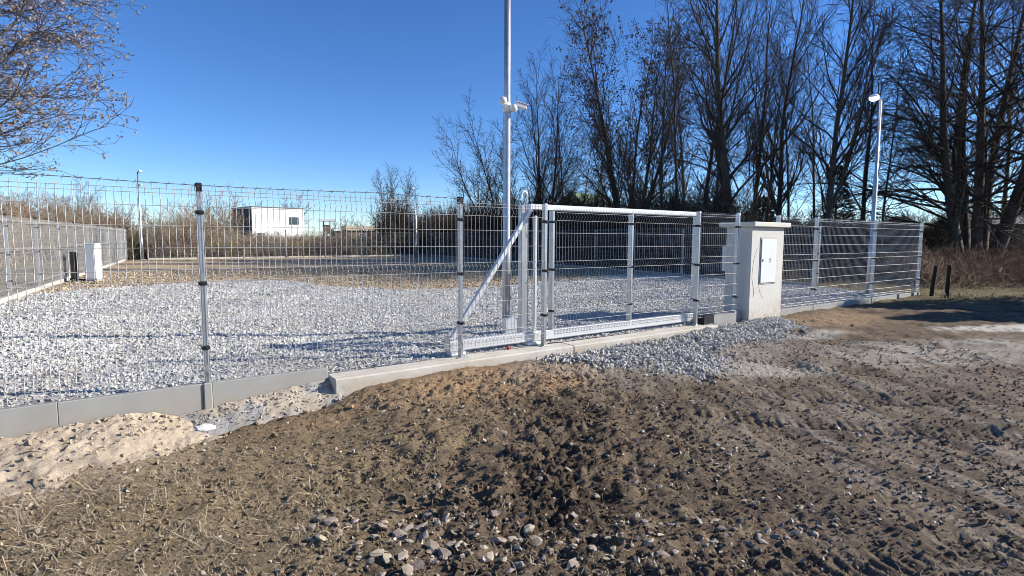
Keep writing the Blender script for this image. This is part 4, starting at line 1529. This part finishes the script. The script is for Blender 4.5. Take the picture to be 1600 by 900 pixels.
# ------------------------------------------------------------------ shrubs and thickets
def shrub_mesh(seed, H, W, stems=34, n1=7, n2=4, rmin=.008, lean=.35, arch=.0, up=.03):
    rng = np.random.RandomState(seed)
    B = np.stack([rng.uniform(-W, W, stems), rng.uniform(-.6, .6, stems), np.full(stems, -.1)], 1)
    D = np.stack([rng.normal(0, lean, stems), rng.normal(0, lean, stems), np.ones(stems)], 1)
    D /= np.linalg.norm(D, axis=1, keepdims=True)
    L = H * rng.uniform(.5, 1.12, stems)
    T0 = grow(rng, B, D, L, 7, .09, up, arch)
    R0 = radii(rng.uniform(.010, .024, stems) * (H / 2.5) ** .5, 7, .3)
    v, q = tubes(T0, R0, 4)
    st_ = MB().add(v, q)
    P, D, L1, r1 = spawn(rng, T0, R0, L, n1, .12, 1.0, .7, .36, .35, .6, rmin, upb=.3)
    T1 = grow(rng, P, D, L1, 5, .14, up, arch)
    R1 = radii(r1, 5, .5)
    v, q = tubes(T1, R1, 3)
    tw = MB().add(v, q)
    if n2:
        P, D, L2, r2 = spawn(rng, T1, R1, L1, n2, .15, 1.0, .75, .5, .2, .7, rmin * .8)
        T2 = grow(rng, P, D, L2, 3, .16, up)
        v, q = tubes(T2, radii(r2, 3, .6), 3)
        tw.add(v, q)
    return st_.mesh('stems', True), tw.mesh('twigs', True)


SH = [shrub_mesh(400 + k_, 2.6, 1.5, 54, 9, 6, .010) for k_ in range(4)]
LOWSH = [shrub_mesh(420 + k_, 1.25, 1.6, 40, 6, 3, .007, .6, .22) for k_ in range(3)]


def add_shrub(label, loc, rz, proto, mk, sc, group, name='shrub', cat='shrub'):
    o = thing(name, label, cat, loc, rz, group)
    o.scale = sc
    for nm_, me_ in (('stems', proto[0]), ('twigs', proto[1])):
        if not me_.materials:
            me_.materials.append(M[mk])
        c_ = link(nm_, me_, parent=o)
        c_.material_slots[0].link = 'OBJECT'
        c_.material_slots[0].material = M[mk]
    return o


rs = random.Random(5)
# dark hedgerow outside the right side fence
k_ = 0
for row, off in enumerate((1.3, 2.9, 4.6)):
    s_ = 7.2 + row * .9
    while s_ < SIDE + 9:
        q_ = CR + LD * s_ + U * (off + rs.uniform(-.4, .4)) * 1.0
        hs = rs.uniform(.95, 1.25) + .14 * row
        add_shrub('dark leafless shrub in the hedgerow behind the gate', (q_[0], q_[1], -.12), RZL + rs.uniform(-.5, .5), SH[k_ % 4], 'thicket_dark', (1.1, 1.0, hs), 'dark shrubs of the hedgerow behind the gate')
        k_ += 1
        s_ += rs.uniform(1.7, 2.5)
# thicket beyond the far fence: olive left, brown middle, dark right
for row, off in enumerate((1.6, 3.4, 5.4)):
    t_ = -1.5 + row * .8
    while t_ < 19.5:
        q_ = BL + U * t_ + NN * (off + rs.uniform(-.5, .5))
        px = 800 + 860 * q_[0] / q_[1]
        if px < 350:
            mk, hs, lb, gr = rs.choice(['thicket_green', 'thicket']), rs.uniform(.6, 1.15) + .05 * row, 'olive brown leafless shrub beyond the far fence, left of the white house', 'olive shrubs beyond the far fence'
        elif px < 600:
            mk, hs, lb, gr = rs.choice(['thicket_green', 'thicket', 'thicket']), rs.uniform(.42, .68), 'low brown leafless shrub beyond the far fence, below the white house', 'low brown shrubs beyond the far fence'
        else:
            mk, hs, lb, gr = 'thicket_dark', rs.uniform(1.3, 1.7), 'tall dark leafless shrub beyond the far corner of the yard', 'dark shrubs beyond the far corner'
        add_shrub(lb, (q_[0], q_[1], -.12), rs.uniform(0, 6), SH[k_ % 4], mk, (1.0, 1.0, hs), gr)
        k_ += 1
        t_ += rs.uniform(1.8, 2.6)
add_shrub('tall rounded shrub just left of the dark side of the white house', tuple(XY(340, 44)), .5, SH[1], 'thicket', (1.2, 1, 1.75), None)
# behind the left fence
for px, Yd, hs in ((-20, 24, 1.1), (20, 28, 1.25), (60, 34, 1.3), (95, 38, 1.35), (130, 42, 1.5), (165, 44, 1.4), (-60, 20, .9), (40, 44, 1.7), (0, 36, 1.5)):
    q_ = XY(px, Yd)
    add_shrub('grey brown leafless shrub behind the receding left fence', tuple(q_), px, SH[k_ % 4], 'thicket', (1.2, 1.1, hs), 'shrubs behind the left fence')
    k_ += 1
# dark undergrowth below the trees, right of the pillar
for k2 in range(26):
    px = 1170 + k2 * 17 + rs.uniform(-8, 8)
    Yd = rs.uniform(27, 36)
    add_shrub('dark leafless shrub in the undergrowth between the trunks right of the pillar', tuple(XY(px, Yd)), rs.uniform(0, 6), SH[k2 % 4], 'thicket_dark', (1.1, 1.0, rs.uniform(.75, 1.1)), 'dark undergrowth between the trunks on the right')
# brambles on the right
for k2 in range(34):
    px = rs.uniform(1425, 1640)
    Yd = rs.uniform(16.5, 25)
    add_shrub('low tangled red brown bramble under the bare trees at the right', tuple(XY(px, Yd)), rs.uniform(0, 6), LOWSH[k2 % 3], rs.choice(['bramble', 'bramble', 'thicket']), (1.1, 1.1, rs.uniform(.7, 1.1)), 'brambles under the trees at the right', 'bramble', 'bramble')
for k2 in range(16):
    s_ = 3.5 + k2 * .75
    q_ = CR + LD * s_ + U * rs.uniform(2.5, 5.5)
    add_shrub('low dead bramble seen through the wire right of the pillar', (q_[0], q_[1], -.12), rs.uniform(0, 6), LOWSH[k2 % 3], rs.choice(['thicket', 'thicket_dark']), (1.0, 1.0, rs.uniform(.6, 1.0)), 'brambles behind the right fence', 'bramble', 'bramble')

# off to the right: the dense evergreen whose shade falls across the track
tr, cr = conifer_mesh(77, 4.6, 1.9, 90, 40)
o = thing('evergreen_tree', 'dense evergreen beyond the right end of the track', 'evergreen', (15.2, 12.0, -.1), 0)
tr.build('trunk', M['bark'], o)
cr.build('crown', M['conifer'], o)

tr, cr = conifer_mesh(78, 4.3, 1.3, 80, 40)
o = thing('evergreen_tree', 'slim evergreen beyond the right end of the track, nearer the grey dusty ground', 'evergreen', (14.8, 10.5, -.1), 0)
tr.build('trunk', M['bark'], o)
cr.build('crown', M['conifer'], o)

# dry reeds beyond the far fence
N = 26000
x = rng.uniform(-34, -8, N)
y = 44 + 30 * rng.rand(N) ** 1.3
px = 800 + 860 * x / y
k = (px > 330) & (px < 640) & (rng.rand(N) < .3 + .7 * sstep(-.2, .3, fbm(x * .15, y * .15, 2, 151)))
x, y = x[k], y[k]
P = np.stack([x, y, np.full(len(x), -.15)], 1)
me = blades('dry_reeds', rng, P, rng.uniform(.8, 1.7, len(x)), rng.uniform(.02, .05, len(x)), rng.uniform(.02, .3, len(x)), None)
tag(link('dry_reeds', me, M['reed']), 'beige dry reeds beyond the far fence', kind='stuff')

# ------------------------------------------------------------------ buildings
h0 = pix(394, 352, 78)
hs_ = thing('white_house', 'flat roofed white house with dark boarded side beyond the far fence', 'house', (h0[0], h0[1], -.3), .80)
mb = MB().box((0, 0, 0), (7.6, 7.4, 5.75))
mb.build('wall', M['wall_white'], hs_)
MB().box((-.02, -.08, 5.752), (7.66, 7.5, 5.86)).build('roof', M['roof_grey'], hs_)
for k_ in range(12):
    MB().box((-.06, .03 + k_ * .62, .02), (-.003, .03 + k_ * .62 + .57, 5.6)).build('board', M['wall_dark'], hs_)
fr = MB().box((5.35, -.06, 3.4), (6.75, -.003, 4.5)).build('window', M['roof_grey'], hs_)
for k_ in range(3):
    MB().box((5.42 + k_ * .45, -.075, 3.47), (5.42 + k_ * .45 + .38, -.062, 4.43)).build('pane', M['glass'], fr)
MB().box((.7, -.06, .0), (1.7, -.003, 2.1)).build('door', M['wall_dark'], hs_)


def hut(name, label, px, py0, Yd, w, d, hw, wall, roof, rh=.25, rz=.5, gable=False, win=True, cat='building'):
    q_ = pix(px, py0, Yd)
    o = thing(name, label, cat, (q_[0], q_[1], -.2), rz)
    MB().box((-w / 2, -d / 2, 0), (w / 2, d / 2, hw)).build('wall', M[wall], o)
    if gable:
        MB().prism([(-d / 2 - .3, hw), (d / 2 + .3, hw), (0, hw + rh)], -w / 2 - .3, w / 2 + .3, 0).build('roof', M[roof], o)
    else:
        MB().box((-w / 2 - .2, -d / 2 - .25, hw + .003), (w / 2 + .2, d / 2 + .25, hw + rh)).build('roof', M[roof], o)
    if win:
        f_ = MB().box((-.5, -d / 2 - .05, hw * .45), (.5, -d / 2 - .003, hw * .8)).build('window', M['wall_white'], o)
        MB().box((-.42, -d / 2 - .07, hw * .48), (.42, -d / 2 - .052, hw * .77)).build('pane', M['glass'], f_)
    MB().box((w * .25, -d / 2 - .04, 0), (w * .25 + .8, -d / 2 - .003, min(1.9, hw * .8))).build('door', M['wall_dark'], o)
    return o


hut('low_building', 'low brown building with a cream parapet in the distance', 562, 372, 95, 5.0, 4, 2.6, 'wall_brick', 'wall_cream', .75)
hut('low_building', 'long low distant shed with pale flat roof left of the cream parapet', 540, 372, 102, 4.5, 4, 2.6, 'wall_brick', 'wall_white', .35)
kq = pix(511, 372, 88)
k_ = thing('kiosk', 'small distant kiosk with white flat roof on dark posts', 'kiosk', (kq[0], kq[1], -.2), .3)
MB().box((-1.35, -1.0, 3.95), (1.35, 1.0, 4.25)).build('roof', M['wall_white'], k_)
for sx in (-.5, .5):
    for sy in (-.4, .4):
        MB().box((sx - .08, sy - .08, 0), (sx + .08, sy + .08, 3.947)).build('post', M['wall_dark'], k_)
MB().box((-.6, -.5, 2.0), (.6, .5, 3.4)).build('cabin', M['wall_brick'], k_)
for px, wd in ((581, 2.0), (604, 1.6)):
    tq = pix(px, 372, 62)
    t_ = thing('garden_table', 'white garden table in the reeds ' + ('beside the small upright tree' if px > 590 else 'below the low cream building'), 'table', (tq[0], tq[1], -.1), .2)
    MB().box((-wd / 2, -.4, 1.45), (wd / 2, .4, 1.55)).build('tabletop', M['white'], t_)
    for sx in (-wd / 2 + .1, wd / 2 - .1):
        for sy in (-.3, .3):
            MB().box((sx - .04, sy - .04, 0), (sx + .04, sy + .04, 1.447)).build('leg', M['white'], t_)
hut('green_house', 'green roofed house half hidden behind the seed laden tree', 920, 360, 52, 6.0, 6.0, 3.2, 'wall_cream', 'roof_green', 2.4, .9, True)
cq = pix(963, 360, 49)
c_ = thing('chimney_stack', 'slim pale chimney beside the green roofed house', 'chimney', (cq[0], cq[1], -.2), .5)
MB().box((-.22, -.22, 0), (.22, .22, 5.6)).build('shaft', M['wall_white'], c_)
MB().box((-.3, -.3, 5.603), (.3, .3, 5.75)).build('cap', M['roof_grey'], c_)
hut('white_cottage', 'low white cottage glimpsed through the right end of the gate', 1058, 372, 46, 2.3, 3, 2.35, 'wall_white', 'roof_grey', .25, .1)
hut('garden_shed', 'dark garden shed with slanting roof edge at the far right', 1588, 375, 30, 4.6, 3, 2.3, 'wall_dark', 'roof_grey', .5, -.15, True)
hut('grey_outbuilding', 'pale grey outbuilding between the small evergreen and the massive trunk', 1492, 372, 44, 3.0, 3, 2.1, 'wall_cream', 'roof_grey', .3, .1)
cq = pix(1599, 360, 60)
c_ = thing('factory_chimney', 'tall mauve brick chimney rising at the far right', 'chimney', (cq[0], cq[1], -.2), 0)
MB().lathe([(.9, 0), (.7, 6), (.5, 9.0)], 16).build('shaft', M['chimney'], c_, True)
MB().lathe([(.58, 9.003), (.62, 9.2), (.55, 9.45)], 16).build('rim', M['chimney'], c_)
